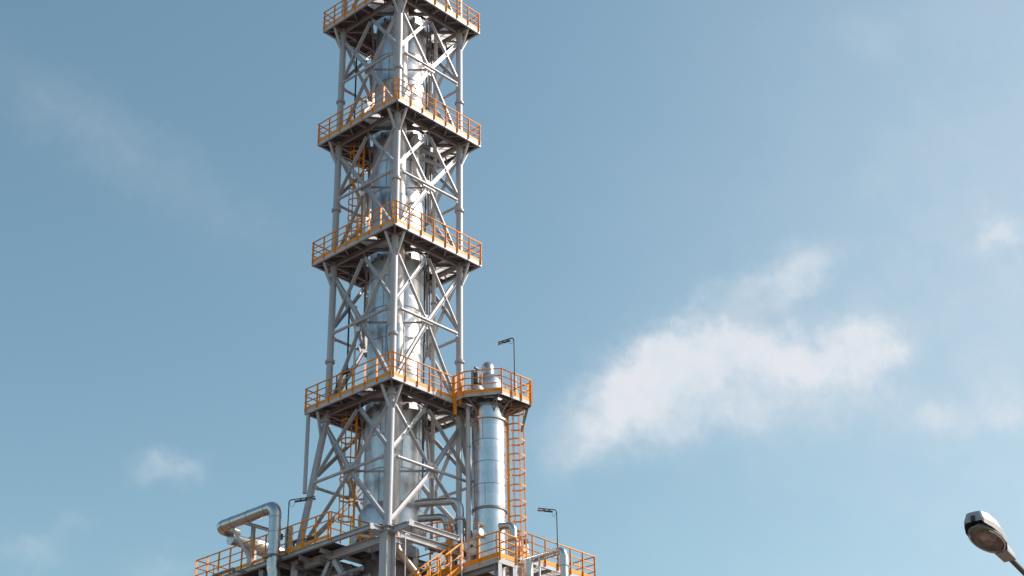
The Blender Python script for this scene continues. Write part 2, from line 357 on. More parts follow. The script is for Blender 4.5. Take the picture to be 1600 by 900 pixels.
def tower_platform(zf, gate=None):
    pf = bpy.data.objects.new('platform', None); COL.objects.link(pf); pf.parent = tower
    pf.location = (0,0,0); pf.matrix_parent_inverse = PINV[tower.name]; PINV[pf.name] = Matrix.Identity(4)
    zd = zf+0.185                         # top of fascia = deck level
    f = MB()
    for (x0,y0,x1,y1,n) in ((-PH,-PH,PH,-PH,V((0,-1,0))),(PH,-PH,PH,PH,V((1,0,0))),(PH,PH,-PH,PH,V((0,1,0))),(-PH,PH,-PH,-PH,V((-1,0,0)))):
        a, b = V((x0,y0,0)), V((x1,y1,0)); d = (b-a).normalized()
        # channel: web + flanges turned inwards
        e = 0.0 if abs(d.x) > .5 else 0.004
        sh = 0.0 if abs(d.x) > .5 else 0.0095
        f.bar(a+V((0,0,zf+0.092))+d*sh, b+V((0,0,zf+0.092))-d*sh, 0.009, 0.184-e)
        f.bar(a-n*0.045+V((0,0,zf+0.006+e))+d*0.09, b-n*0.045+V((0,0,zf+0.006+e))-d*0.09, 0.075, 0.01)
    f.build('fascia', 'fascia', pf)
    # deck: plate with openings; grating where the light comes through
    zt_ = zd-0.012; z0 = zt_-0.008
    gz = [(-2.62,-1.36,-1.15,-0.28), (1.30,2.62,-1.75,-0.45), (0.6,1.9,1.35,2.6), (-0.7,0.2,-2.0,-1.62)]
    dk = MB()
    xs = sorted({-PH+0.01, PH-0.01} | {a for q in gz for a in q[:2]}); ys = sorted({-PH+0.01, PH-0.01} | {a for q in gz for a in q[2:]})
    step_x = []
    for a, b in zip(xs, xs[1:]):
        k = max(1, math.ceil((b-a)/0.14)); step_x += [a+(b-a)*i/k for i in range(k)]
    step_x.append(xs[-1]); step_y = []
    for a, b in zip(ys, ys[1:]):
        k = max(1, math.ceil((b-a)/0.14)); step_y += [a+(b-a)*i/k for i in range(k)]
    step_y.append(ys[-1])
    vc = {}
    def vv(x, y, z):
        k = (round(x,4), round(y,4), z)
        if k not in vc: vc[k] = dk.bm.verts.new((x, y, z))
        return vc[k]
    for xa, xb in zip(step_x, step_x[1:]):
        for ya, yb in zip(step_y, step_y[1:]):
            cx, cy = (xa+xb)/2, (ya+yb)/2
            if math.hypot(cx, cy) < 1.50 or any(q[0] < cx < q[1] and q[2] < cy < q[3] for q in gz): continue
            dk.bm.faces.new([vv(xa,ya,z0), vv(xb,ya,z0), vv(xb,yb,z0), vv(xa,yb,z0)])
    ext = bmesh.ops.extrude_face_region(dk.bm, geom=list(dk.bm.faces))
    bmesh.ops.translate(dk.bm, vec=(0,0,0.008), verts=[e for e in ext['geom'] if isinstance(e, bmesh.types.BMVert)])
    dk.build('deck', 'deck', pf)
    for q in gz:
        gr = MB()
        n = int((q[3]-q[2])/0.045)
        for i in range(n+1):
            y = q[2]+(q[3]-q[2])*i/n
            xa, xb = q[0], q[1]
            rr = 1.45
            if abs(y) < rr:
                xl = math.sqrt(rr*rr-y*y)
                if xa > 0 or (xa < 0 and xb > 0 and False): xa = max(xa, xl)
                elif xb <= 0: xb = min(xb, -xl)
                elif -xl < xa and xb < xl: continue
            if xb-xa > 0.05: gr.bar((xa,y,zt_-0.017), (xb,y,zt_-0.017), 0.005, 0.035)
        k = int((q[1]-q[0])/0.3)
        for i in range(k+1):
            x = q[0]+(q[1]-q[0])*i/k
            if min(math.hypot(x, q[2]), math.hypot(x, q[3])) > 1.5: gr.bar((x,q[2],zt_-0.006), (x,q[3],zt_-0.006), 0.006, 0.008)
        gr.build('grating', 'grating', pf)
    # floor beams
    zb_ = z0-0.002
    def beam(a, b, h=0.2, w=0.13):
        e = eps()
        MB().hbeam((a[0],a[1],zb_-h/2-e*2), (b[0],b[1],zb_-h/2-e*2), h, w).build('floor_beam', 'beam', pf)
    o = PH-0.06
    for sgn in (-1, 1):
        beam((-o, sgn*H), (o, sgn*H)); beam((sgn*H, -o), (sgn*H, o))
        for k in (-1, 1):
            # diamond round the vessel
            a, b = V((0.06*k, sgn*(H-.06))), V((k*(H-.06), sgn*0.06)); beam(a, b, 0.16, 0.1)
            beam((k*1.08, sgn*1.08), (k*1.93, sgn*1.93), 0.16, 0.1)
        beam((0, sgn*(H+.07)), (0, sgn*o), 0.14, 0.09); beam((sgn*(H+.07), 0), (sgn*o, 0), 0.14, 0.09)
        for k in (-1, 1):
            # small diagonal stiffeners in the overhang
            beam((k*0.95, sgn*(H+.07)), (k*0.55, sgn*o), 0.09, 0.06); beam((sgn*(H+.07), k*0.95), (sgn*o, k*0.55), 0.09, 0.06)
            beam((k*1.05, sgn*(H+.07)), (k*1.5, sgn*o), 0.09, 0.06); beam((sgn*(H+.07), k*1.05), (sgn*o, k*1.5), 0.09, 0.06)
            beam((k*(H+.07), sgn*(H+.07)), (k*o, sgn*o), 0.12, 0.08)
    # ring trim round the vessel opening
    MB().ring((0,0,zd-0.045), 1.50, 0, n=48, flat=(0.02, 0.11)).build('opening_trim', 'beam', pf)
    # corner knee brackets, leg -> ends of the cantilevered beams
    for c in CORN:
        for ax in (0, 1):
            zz = zf-1.0
            a = leg_pt(c, zz); b = V((c[0]*(o-.08) if ax == 0 else c[0]*H, c[1]*(o-.08) if ax == 1 else c[1]*H, zf-0.04))
            off = V((c[0]*0.13 if ax == 0 else 0, c[1]*0.13 if ax == 1 else 0, 0))
            m_ = MB().tube(a+off, b, 0.066, n=12)
            m_.bar(a+off*0.6-V((0,0,0.12)), a+off*1.3+V((0,0,0.06)), 0.02, 0.1, off)
            m_.build('knee_bracket', 'steel', pf)
    # railings, side by side
    top = 1.22-0.185
    E = PH+0.006
    sides = [[(-E,-E),(E,-E)], [(E,-E),(E,E)], [(E,E),(-E,E)], [(-E,E),(-E,-E)]]
    for i, sd in enumerate(sides):
        if gate is not None and i == 0: sd = [sd[0], (gate, -E)]
        railing(sd, zd, top, pf)
    return pf
for i, zf in enumerate(ZF):
    tower_platform(zf, 0.95 if i == 3 else None)
# vertical post under the outer corner of the lowest platform
MB().tube((-2.68, 2.62, 28.36), (-2.68, 2.62, 24.7), 0.09, n=14).build('corner_post', 'steel', tower)

# ================================================================== PROCESS COLUMN inside the tower
col = thing('process_column', 'wide silver clad process column standing inside the lattice tower', 'process column', (0,0,ZB))
RV = 1.25
MB().lathe((0,0,0), [(RV,22.95),(RV,56)], n=96).build('shell', 'clad', col)
sm_ = MB(); z = 23.9
while z < 55:
    sm_.lathe((0,0,z), [(RV+0.001,-0.02),(RV+0.011,-0.02),(RV+0.011,0.02),(RV+0.001,0.02)], n=96); z += 1.55
for k in range(21):
    for j in range(4):
        t = 2*math.pi*(j+0.5*(k%2))/4+0.35; zz = 23.9+1.55*k
        p = V((math.cos(t), math.sin(t), 0)); sm_.bar(p*(RV+0.004)+V((0,0,zz+0.03)), p*(RV+0.004)+V((0,0,zz+1.5)), 0.03, 0.012, p)
sm_.build('seam_bands', 'band', col)
MB().lathe((0,0,0), [(1.15,22.86),(1.43,22.86),(1.43,23.62),(1.41,23.66),(RV,23.95)], n=80).build('bottom_flare', 'clad', col)
MB().lathe((0,0,0), [(1.2,GROUND),(1.2,22.12)], n=64).build('skirt', 'beam', col)
# lifting lugs / support brackets just under each platform
for zf in ZF:
    for j in range(6):
        t = 2*math.pi*j/6+0.2; p = V((math.cos(t), math.sin(t), 0))
        MB().bar(p*RV+V((0,0,zf-0.12)), p*(RV+0.2)+V((0,0,zf-0.12)), 0.12, 0.26).build('support_lug', 'band', col)
# nozzle with domed cover on the sunny side, low down
MB().lathe((0.25,-1.28,0), [(0.0,22.42),(0.12,22.44),(0.22,22.55),(0.26,22.72),(0.26,23.0),(0.0,23.01)], n=28).build('drain_boot', 'white', col)
n2 = V((-1,0.25,0)).normalized(); c2 = V((-1.15,0.35,22.55))
nz = MB(); nz.tube(c2, c2+n2*0.5, 0.3, n=32); o2 = nz.build('nozzle', 'clad', col)
MB().lathe(c2+n2*0.5, [(0.38,0),(0.38,0.05),(0.3,0.055),(0.0,0.06)], n=32, axis=n2).build('flange', 'white', o2)

# ================================================================== pipes inside the tower
def add_pipe(name, label, pts, r, bend, mat, cat='pipe', flanges=(), bands=None, n=20, seg=8, group=None):
    base = V(pts[0]) if V(pts[0]).z < V(pts[-1]).z else V(pts[-1])
    t = thing(name, label, cat, base, group)
    MB().path(pts, r, bend, n=n, seg=seg).build('pipe_run', mat, t)
    for (p, d, rr, th) in flanges:
        d = V(d).normalized(); MB().lathe(p, [(r*0.8,-th),(rr,-th),(rr,-0.004),(rr*.97,-0.004),(rr*.97,0.004),(rr,0.004),(rr,th),(r*0.8,th)], n=24, axis=d).build('flange', 'steel', t)
    if bands:
        bm_ = MB()
        for (p, d) in bands: bm_.lathe(p, [(r,-0.012),(r+0.008,-0.012),(r+0.008,0.012),(r,0.012)], n=24, axis=V(d))
        bm_.build('band', 'band', t)
    return t
rp = (-1.18,-1.24)
riser = add_pipe('riser_pipe', 'broad pale pink-grey riser pipe standing between the near leg and the silver column', [(*rp,22.6),(*rp,55)], 0.36, 0, 'pipepaint',
   bands=[((*rp,z),(0,0,1)) for z in (25.9,33.6,39.9,46.8)], n=36)
for z0, z1 in ((29.3,31.9),(36.6,38.6),(43.2,44.9)):
    MB().lathe((*rp,0), [(0.36,z0),(0.43,z0+0.06),(0.43,z1-0.05),(0.36,z1)], n=36).build('sleeve', 'pipeclad', riser)
add_pipe('downcomer_pipe', 'slim straight grey pipe rising right of the silver column through all platforms', [(1.22,-1.22,22.0),(1.22,-1.22,55)], 0.092, 0, 'pipepaint',
   flanges=[((1.22,-1.22,z),(0,0,1),0.15,0.03) for z in (27.1,33.9,40.9,47.2)])
add_pipe('conduit_pipe', 'thin dark pipe beside the column behind the grey downcomer', [(1.12,-0.72,25.5),(1.12,-0.72,50)], 0.045, 0, 'valve')
add_pipe('elbow_pipe', 'small pale pipe dropping below the second platform and elbowing right towards the downcomer', [(-0.30,-1.47,42.3),(-0.30,-1.47,40.0),(1.0,-1.35,39.7)], 0.13, 0.35, 'pipepaint',
   flanges=[((-0.30,-1.47,41.2),(0,0,1),0.2,0.03)])
add_pipe('vent_line', 'thin white vertical line beside the left ladder between the two lowest tower platforms', [(-1.75,0.75,29.0),(-1.75,0.75,33.4)], 0.05, 0, 'white')
add_pipe('drain_line', 'thin dark pole standing on the lowest platform left of the silver column', [(-1.5,1.5,28.6),(-1.5,1.5,35.7)], 0.04, 0, 'dark')
add_pipe('upper_drain_line', 'thin dark pole standing inside the top storey left of the column', [(-1.56,1.56,42.6),(-1.56,1.56,49.0)], 0.04, 0, 'dark')
add_pipe('standpipe', 'slim white standpipe left of the column below the second platform from the top', [(-1.7,0.45,36.0),(-1.7,0.45,39.3)], 0.06, 0, 'white')

# ================================================================== caged ladders
def caged_ladder(label, base, face, z0, z1, zc0=None, r=0.36, hoop=0.95, width=0.46, arms=None, group='orange caged ladders'):
    """ladder at base (x,y); cage bulges along unit vector 'face'"""
    bx, by = base; f = V((face[0], face[1], 0)).normalized(); s = V((-f.y, f.x, 0))
    t = thing('caged_ladder', label, 'ladder', (bx,by,z0), group)
    b = V((bx,by,0))
    for k in (-1, 1):
        MB().bar(b+s*k*width/2+V((0,0,z0)), b+s*k*width/2+V((0,0,z1)), 0.05, 0.085, f).build('stringer', 'orange', t)
    rg = MB(); z = z0+0.2
    while z < z1-0.1: rg.tube(b-s*width/2+V((0,0,z)), b+s*width/2+V((0,0,z)), 0.014, n=6); z += 0.28
    rg.build('rungs', 'orange', t)
    cg = MB(); zc0 = z0+2.2 if zc0 is None else zc0; c = b+f*r*0.86
    n = max(1, round((z1-zc0)/hoop)); a = math.atan2(f.y, f.x)
    for i in range(n+1):
        zz = zc0+(z1-zc0)*i/n
        cg.ring(c+V((0,0,zz)), r, 0, n=22, a0=a-R_(142), a1=a+R_(142), flat=(0.014, 0.07))
    for k in range(6):
        tt = a+R_(-105+42*k); p = c+V((math.cos(tt), math.sin(tt), 0))*(r-0.012)
        cg.bar(p+V((0,0,zc0-0.03)), p+V((0,0,z1+0.03)), 0.026, 0.022, V((math.cos(tt), math.sin(tt), 0)))
    cg.build('safety_cage', 'orange', t)
    if arms:
        am = MB()
        for z in arms[1]:
            for k in (-1, 1): am.bar(b+s*k*width/2-f*0.02+V((0,0,z)), b+s*k*width/2*arms[2]+V((arms[0][0], arms[0][1], z+0.0)), 0.04, 0.07)
        am.build('wall_bracket', 'orange', t)
    return t
caged_ladder('orange caged ladder inside the tower between base deck and lowest platform', (-1.05,1.25), (-0.8,0.75), 21.9, 29.0, 23.6)
caged_ladder('orange caged ladder inside the upper tower leading to the second platform from the top', (-1.1,1.3), (-0.8,0.75), 36.0, 42.9, 37.6)

# ================================================================== SIDE COLUMN with platform
SC = (2.33,-3.53); RS = 0.735
side = thing('side_column', 'smaller silver clad column with railed top platform on the right of the tower', 'process column', (*SC, 20.5))
sh = MB().lathe((*SC,0), [(RS-0.03,20.6),(RS-0.03,23.55),(RS,23.57),(RS,27.6),(RS,27.62)], n=72).build('shell', 'clad_side', side)
MB().lathe((*SC,0), [(0.62,GROUND),(0.62,20.58)], n=40).build('skirt', 'pipepaint', side)
sb = MB()
for z in (24.6,25.62,26.62): sb.lathe((*SC,z), [(RS,-0.012),(RS+0.008,-0.012),(RS+0.008,0.012),(RS,0.012)], n=72)
for j, z in enumerate((23.65,24.62,25.64,26.64)):
    for k in range(3):
        t = R_(-150+j*38+120*k); p = V((math.cos(t), math.sin(t), 0)); sb.bar(V((*SC,z))+p*(RS+0.003), V((*SC,z+0.94))+p*(RS+0.003), 0.022, 0.01, p)
sb.build('seam_bands', 'band', side)
MB().lathe((*SC,0), [(RS+0.0,27.56),(RS+0.09,27.58),(RS+0.09,27.66),(RS+0.02,27.67),(RS-0.06,27.72),(RS-0.06,28.3)], n=60).build('flange_ring', 'clad_side', side)
MB().lathe((*SC,0), [(RS+0.03,23.50),(RS+0.03,23.60),(RS,23.61)], n=60).build('base_ring', 'band', side)
MB().lathe((*SC,0), [(0.70,28.3),(0.70,29.15),(0.685,29.32),(0.63,29.52),(0.53,29.70),(0.40,29.84),(0.29,29.90)], n=60).build('dome_head', 'clad_side', side)
MB().path([(SC[0],SC[1],29.6),(SC[0],SC[1],30.38),(SC[0]+0.62,SC[1]+0.62,30.38),(SC[0]+0.62,SC[1]+0.62,28.7)], 0.28, 0.31, n=28, seg=10).build('vent_pipe', 'pipeclad', side)
c3 = V((SC[0]-0.75,SC[1]+0.05,28.62))
MB().lathe(c3, [(0.42,0),(0.42,0.3),(0.36,0.44),(0.2,0.54),(0,0.58)], n=36).build('manway_dome', 'clad_side', side)
c4 = V((SC[0]+0.6,SC[1]-0.45,28.62)); MB().lathe(c4, [(0.3,0),(0.3,0.22),(0.2,0.34),(0,0.4)], n=30).build('manway_dome', 'clad_side', side)
# instrument on top
iv = MB(); ic = V((1.48,-3.62,29.2)); iv.tube(ic, ic+V((0,0,0.5)), 0.15, n=16); iv.tube(ic+V((0,0,0.5)), ic+V((0.05,0,0.75)), 0.03, n=8); iv.box(ic.x-0.08, ic.x+0.14, ic.y-0.05, ic.y+0.06, ic.z+0.72, ic.z+0.8)
iv.tube(ic+V((0.0,0,0.42)), ic+V((-0.35,-0.1,0.5)), 0.035, n=8); iv.tube(ic+V((-0.35,-0.1,0.5)), ic+V((-0.35,-0.1,-0.3)), 0.04, n=8)
iv.build('relief_valve', 'valve', side)
zsf = 28.43
poly = [(0.95,-2.84),(0.90,-3.45),(1.74,-4.82),(3.62,-4.92),(3.80,-4.6),(3.80,-2.5),(2.84,-2.5),(2.84,-2.84)]
sp_ = bpy.data.objects.new('top_platform', None); COL.objects.link(sp_); sp_.parent = side; sp_.matrix_parent_inverse = PINV[side.name]; PINV[sp_.name] = Matrix.Identity(4)
dk = MB(); n_ = 40
# deck as a fan between outline and the round opening
def outline_at(t):
    d = V((math.cos(t), math.sin(t))); best = 9
    for a, b in zip(poly, poly[1:]+poly[:1]):
        a_ = V((a[0]-SC[0], a[1]-SC[1])); e_ = V((b[0]-a[0], b[1]-a[1])); den = d.x*e_.y-d.y*e_.x
        if abs(den) < 1e-9: continue
        s1 = (a_.x*e_.y-a_.y*e_.x)/den; s2 = (a_.x*d.y-a_.y*d.x)/den
        if s1 > 0 and -1e-6 <= s2 <= 1+1e-6: best = min(best, s1)
    return d*best
angs = sorted([2*math.pi*k/n_ for k in range(n_)] + [math.atan2(y-SC[1], x-SC[0]) % (2*math.pi) for x, y in poly])
ob_, ot_, ib_, it_ = [], [], [], []
for t in angs:
    q = outline_at(t); 
    for L_, r_, z_ in ((ob_,None,zsf+0.13),(ot_,None,zsf+0.142),(ib_,0.76,zsf+0.13),(it_,0.76,zsf+0.142)):
        pt = q*0.995 if r_ is None else V((math.cos(t), math.sin(t)))*r_
        L_.append(dk.bm.verts.new((SC[0]+pt.x, SC[1]+pt.y, z_)))
for k in range(len(angs)):
    j = (k+1) % len(angs)
    for q in ((ot_[k],ot_[j],it_[j],it_[k]),(ob_[j],ob_[k],ib_[k],ib_[j]),(ob_[k],ob_[j],ot_[j],ot_[k]),(ib_[j],ib_[k],it_[k],it_[j])): dk.bm.faces.new(q)
dk.build('deck', 'deck', sp_)
fs = MB()
for a, b in zip(poly[:6], poly[1:6]): fs.bar((*a,zsf+0.075), (*b,zsf+0.075), 0.01, 0.15)
fs.build('fascia', 'fascia', sp_)
railing(poly[:4], zsf+0.15, 1.06, sp_, gap=0.62, inset=0.05, toe_h=0.16)
railing(poly[3:6], zsf+0.15, 1.06, sp_, gap=0.7, inset=0.06, toe_h=0.16)
bmf = MB()
for (x, y) in ((0.98,-2.9),(0.95,-3.45),(1.76,-4.75),(2.6,-4.82),(3.55,-4.85),(3.72,-3.6),(3.7,-2.7)):
    d = V((x-SC[0], y-SC[1], 0)).normalized(); q = V((SC[0], SC[1], 0))+d*0.66
    e = eps(); bmf.hbeam((q.x,q.y,zsf+0.06-e), (x,y,zsf+0.06-e), 0.13, 0.09)
    bmf.bar((q.x,q.y,zsf-0.5), (x-d.x*0.25,y-d.y*0.25,zsf-0.02), 0.05, 0.06)
ringp = [(SC[0]+1.08*math.cos(2*math.pi*k/8+0.39), SC[1]+1.08*math.sin(2*math.pi*k/8+0.39)) for k in range(8)]
for a, b in zip(ringp, ringp[1:]+ringp[:1]): bmf.bar((*a,zsf+0.05), (*b,zsf+0.05), 0.05, 0.10)
bmf.build('floor_beams', 'beam', sp_)
gp_ = MB(); gp_.bar((0.93,-2.87,zsf-0.62), (0.93,-2.87,zsf+1.22), 0.10, 0.14); gp_.bar((1.02,-3.1,zsf-0.2), (1.02,-3.1,zsf+1.2), 0.07, 0.08); gp_.build('gate_post', 'orange', sp_)
kb = MB(); kb.bar((3.74,-4.55,zsf-0.02), (3.55,-4.35,zsf-1.1), 0.06, 0.12); kb.bar((3.74,-4.62,zsf+0.02), (3.4,-4.7,zsf+0.02), 0.06, 0.12); kb.build('ladder_bracket', 'beam', sp_)
# gate uprights where the ladder arrives
gu = MB(); gu.bar((3.72,-3.9,zsf+0.15), (3.72,-3.9,zsf+1.75), 0.06, 0.08); gu.bar((3.72,-3.35,zsf+0.15), (3.72,-3.35,zsf+1.45), 0.06, 0.08)
for k in range(5): gu.tube((3.72,-3.9,zsf+0.35+0.26*k), (3.72,-3.35,zsf+0.35+0.26*k), 0.015, n=6)
gu.build('ladder_head', 'orange', sp_)
caged_ladder('long orange caged ladder running up the right side of the smaller column', (3.26,-3.80), (0.42,-0.40), 21.0, 28.35, 20.6, r=0.40, hoop=0.70, arms=((-0.5,0.1),(22.8,25.2,25.4,27.3,27.55),0.9))

# pipe hugging the side column's left, with bottom bend
add_pipe('side_riser', 'blue-grey riser pipe between the lattice tower and the smaller column', [(1.45,-3.15,20.5),(1.50,-3.10,22.6),(1.52,-3.08,28.3)], 0.10, 0.2, 'pipepaint', flanges=[((1.51,-3.09,26.4),(0,0,1),0.13,0.03)])
add_pipe('capped_pipe', 'pale pipe with rounded lower end beside the right tower leg', [(1.95,-2.1,24.15),(1.95,-2.1,28.2)], 0.13, 0, 'white')

# ================================================================== instrument lamps on thin poles
def pole_lamp(label, base, h, arm, alen, tilt=0.0, r=0.026, drop=0.10):
    b = V(base); a = V((arm[0], arm[1], 0)).normalized()
    t = thing('platform_lamp', label, 'lamp', b, 'lamps on thin poles')
    MB().path([b, b+V((0,0,h)), b+V((0,0,h))+a*alen+V((0,0,tilt*alen))], r, 0.10, n=10, seg=6).build('pole', 'valve', t)
    c = b+V((0,0,h-drop))+a*(alen*0.62)+V((0,0,tilt*alen*0.62)); d = (a+V((0,0,tilt))).normalized(); s = d.cross(V((0,0,1))).normalized(); u = s.cross(d)
    hd = MB(); hd.quadbox(c, d*alen*0.40, s*0.06, u*0.026); hd.quadbox(c+u*0.05+d*0.05, d*0.04, s*0.03, u*0.05); hd.quadbox(c+u*0.05-d*0.2, d*0.03, s*0.03, u*0.05)
    hd.build('lamp_head', 'dark', t, bevel=0.012)
    ln = MB(); ln.quadbox(c+d*alen*0.22-u*0.032, d*alen*0.15, s*0.05, u*0.012); ln.build('lens', 'lens', t, bevel=0.006)
    cb = MB(); cb.path([b+V((0,0,h-0.12))+a*0.03, b+V((0,0,h-0.32))+a*0.1, b+V((0,0,h-0.30))+a*0.2, c-d*alen*0.38], 0.008, 0.08, n=6, seg=4); cb.build('cable', 'dark', t)
    return t
pole_lamp('lamp on a thin pole leaning over the left base walkway, arm to the right', (-3.56,2.55,21.75), 2.4, (0.5,-0.85), 1.15, 0.05)
pole_lamp('lamp on a thin tall pole standing on the smaller column platform railing', (2.55,-4.93,28.55), 2.82, (-0.74,0.55), 0.72, -0.42, 0.03)
pole_lamp('lamp on a thin pole at the far right walkway railing, arm to the left', (6.06,-4.07,21.9), 2.55, (-0.83,0.5), 0.85, 0.02)

# ================================================================== BASE FRAME
bf = thing('support_structure', 'grey H-beam base structure carrying the lattice tower on thick columns', 'steel structure', (0,0,GROUND))
HB = 2.72
for c in CORN:
    m_ = MB().hbeam((c[0]*HB,c[1]*HB,GROUND), (c[0]*HB,c[1]*HB,21.62), 0.50, 0.42, V((0.707*c[0],0.707*c[1],0)) if False else V((1,0,0)), 0.03, 0.02)
    m_.box(c[0]*HB-0.3, c[0]*HB+0.3, c[1]*HB-0.3, c[1]*HB+0.3, 21.622, 21.66)
    m_.build('column', 'steel', bf)
    cp = MB(); q = V((c[0]*HB,c[1]*HB,0)); cp.box(q.x-0.26,q.x+0.26,q.y-0.26,q.y+0.26,21.84,21.87)
    for sx, sy in ((1,0),(-1,0),(0,1),(0,-1)):
        cp.bar(q+V((sx*0.1,sy*0.1,21.75)), q+V((sx*0.24,sy*0.24,21.75)), 0.02, 0.18)
    cp.tube(q+V((0,0,21.66)), q+V((0,0,21.84)), 0.14, n=16)
    cp.build('base_plate', 'steel', bf)
def fb(a, b, h, w, z, nm='beam'):
    MB().hbeam((*a,z-h/2), (*b,z-h/2), h, w, V((0,0,1)), 0.022, 0.016).build(nm, 'steel', bf)
# main beams between columns
for a, b in (((-HB,-HB+.6),(-HB,HB-.3)), ((HB,-HB+.3),(HB,HB-.3))): fb(a, b, 0.34, 0.24, 21.60)
for a, b in (((-HB+.68,-HB),(HB-.3,-HB)), ((-HB+.3,HB),(HB-.3,HB))): fb(a, b, 0.30, 0.22, 21.86)
fb((-HB,-HB+.3), (-HB,-HB+.6), 0.28, 0.2, 21.55, 'beam_stub'); fb((-HB+.3,-HB), (-HB+.68,-HB), 0.26, 0.2, 21.55, 'beam_stub')
# outer cantilever beams
fb((-3.5,-2.55), (-3.5,8.7), 0.20, 0.16, 21.82, 'edge_beam'); fb((-3.42,-2.62), (-HB-.1,-2.62), 0.20, 0.16, 21.825, 'beam_stub')
fb((-2.66,-3.92), (0.14,-3.92), 0.21, 0.17, 21.84, 'edge_beam'); fb((-2.66,-3.83), (-2.66,-2.9), 0.24, 0.18, 21.83, 'beam_stub')
MB().box(-2.79,-2.53,-4.02,-4.005,21.60,21.86).build('end_plate', 'steel', bf)
MB().box(-3.62,-3.38,-2.66,-2.645,21.60,21.84).build('end_plate', 'steel', bf)
# knee chevrons under the left and right main beams
for s in (-1, 1):
    MB().hbeam((-HB,0.56+0.13*s,21.2), (-HB,0.50+s*2.4,18.0), 0.2, 0.2, V((1,0,0))).build('chevron_brace', 'steel', bf)
MB().box(-HB-0.01,-HB+0.012,0.25,0.85,20.98,21.26).build('gusset_plate', 'beam', bf)
# joists
for y in (0.6,1.9,3.2,4.5,5.8,7.1,8.4): fb((-3.4,y), (6.0,y), 0.16, 0.10, 21.61, 'joist')
for z_ in (15.2,):
    for a, b in (((-HB,-HB+.3),(-HB,HB-.3)), ((-HB+.3,-HB),(HB-.3,-HB)), ((HB,-HB+.3),(HB,HB-.3)), ((-HB+.3,HB),(HB-.3,HB))): fb(a, b, 0.4, 0.26, z_)

# base deck (left of the tower and behind it)
bd = thing('base_walkway', 'dark undersided base walkway with orange railing running left from the tower', 'walkway', (-3.5,4,21.6))
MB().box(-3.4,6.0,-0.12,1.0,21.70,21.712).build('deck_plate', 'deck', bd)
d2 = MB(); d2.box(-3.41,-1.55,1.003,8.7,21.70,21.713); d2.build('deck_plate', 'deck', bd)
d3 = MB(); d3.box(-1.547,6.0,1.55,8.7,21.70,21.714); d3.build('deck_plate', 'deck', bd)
railing([(-3.59,8.74),(-3.59,-0.18)], 21.84, 1.1, bd, gap=0.80, inset=0.06)
railing([(-3.59,-0.18),(-1.40,-0.2)], 21.84, 1.1, bd, gap=0.6, inset=0.04, toe=False)
railing([(1.2,8.74),(-3.59,8.74)], 21.84, 1.1, bd, gap=1.0, inset=0.06)
for yy in (4.3,8.62): 
    MB().hbeam((-3.3,yy,GROUND), (-3.3,yy,21.5), 0.3, 0.28, V((1,0,0))).build('post', 'beam', bd)
# gear hanging under the walkway: cable tray and pipes in the shade
ut = MB()
for y0 in (0.9,2.4,3.9,5.4): ut.hbeam((-3.2,y0,21.28), (3.0,y0,21.28), 0.18, 0.12)
for x0 in (-2.0,-0.8,0.6,2.0): ut.hbeam((x0,0.2,21.02+eps()), (x0,8.4,21.02+eps()), 0.26, 0.16)
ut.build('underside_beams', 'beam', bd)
up = thing('pipe_bundle', 'dark pipes and cable tray in the shade under the left base walkway', 'pipes', (-1,4,20))
for k, (x0, r, zz) in enumerate(((-2.5,0.10,20.6),(-2.1,0.07,20.4),(-1.5,0.14,20.5),(-0.9,0.09,20.2))):
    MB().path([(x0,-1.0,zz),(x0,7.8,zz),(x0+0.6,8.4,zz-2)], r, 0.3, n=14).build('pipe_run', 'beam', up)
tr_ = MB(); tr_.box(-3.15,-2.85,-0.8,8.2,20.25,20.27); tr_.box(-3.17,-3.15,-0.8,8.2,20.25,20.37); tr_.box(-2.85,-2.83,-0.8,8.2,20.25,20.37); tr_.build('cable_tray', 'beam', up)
# added unseen deck: blocks sky and bounce light to darken the base underside
ld = thing('added_shade_deck', 'added unseen deck below the tower base that keeps its underside dark', 'walkway', (0,3,15))
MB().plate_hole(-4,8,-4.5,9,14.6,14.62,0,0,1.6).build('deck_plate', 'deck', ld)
for x in (-3.8,0,4,7.8):
    for y in (-4.3,8.8): MB().hbeam((x,y,GROUND),(x,y,14.58),0.3,0.3,V((1,0,0))).build('post','beam',ld)
# wall-like tank dark behind the frame
tk = thing('storage_drum', 'large dull vertical drum in the shade beneath the base walkway', 'tank', (1.2,4.6,14.7))
MB().lathe((1.2,4.6,0), [(1.9,14.64),(1.9,19.4),(1.7,19.9),(1.0,20.3),(0,20.4)], n=56).build('shell', 'pipepaint', tk)
MB().lathe((1.2,4.6,0), [(1.91,17.0),(1.93,17.0),(1.93,17.08),(1.91,17.08)], n=56).build('band', 'band', tk)

# ================================================================== LOOP PIPE on the left and its drum
lp = thing('insulated_loop_pipe', 'thick silver insulated pipe bent in an upside-down U over the left walkway', 'pipe', (-4.0,2.75,18))
yq = 2.86
MB().path([(-3.95,yq-0.05,17.5),(-3.95,yq-0.05,20.95),(-4.0,yq-0.02,21.15),(-4.0,yq,23.86),(-4.0,6.72,23.86),(-3.0,6.72,23.80)], 0.26, 0.37, n=32, seg=10).build('pipe_run', 'pipeclad', lp)
lb = MB()
for z in (21.9,22.7,23.35): lb.lathe((-4.0,yq,z), [(0.26,-0.014),(0.269,-0.014),(0.269,0.014),(0.26,0.014)], n=32)
for y in (3.45,4.6,5.7,6.3): lb.lathe((-4.0,y,23.86), [(0.26,-0.012),(0.268,-0.012),(0.268,0.012),(0.26,0.012)], n=32, axis=V((0,1,0)))
lb.build('band', 'band', lp)
MB().lathe((-4.0,yq,21.66), [(0.262,-0.03),(0.35,-0.03),(0.35,0.03),(0.262,0.03)], n=28).build('clamp', 'beam', lp)
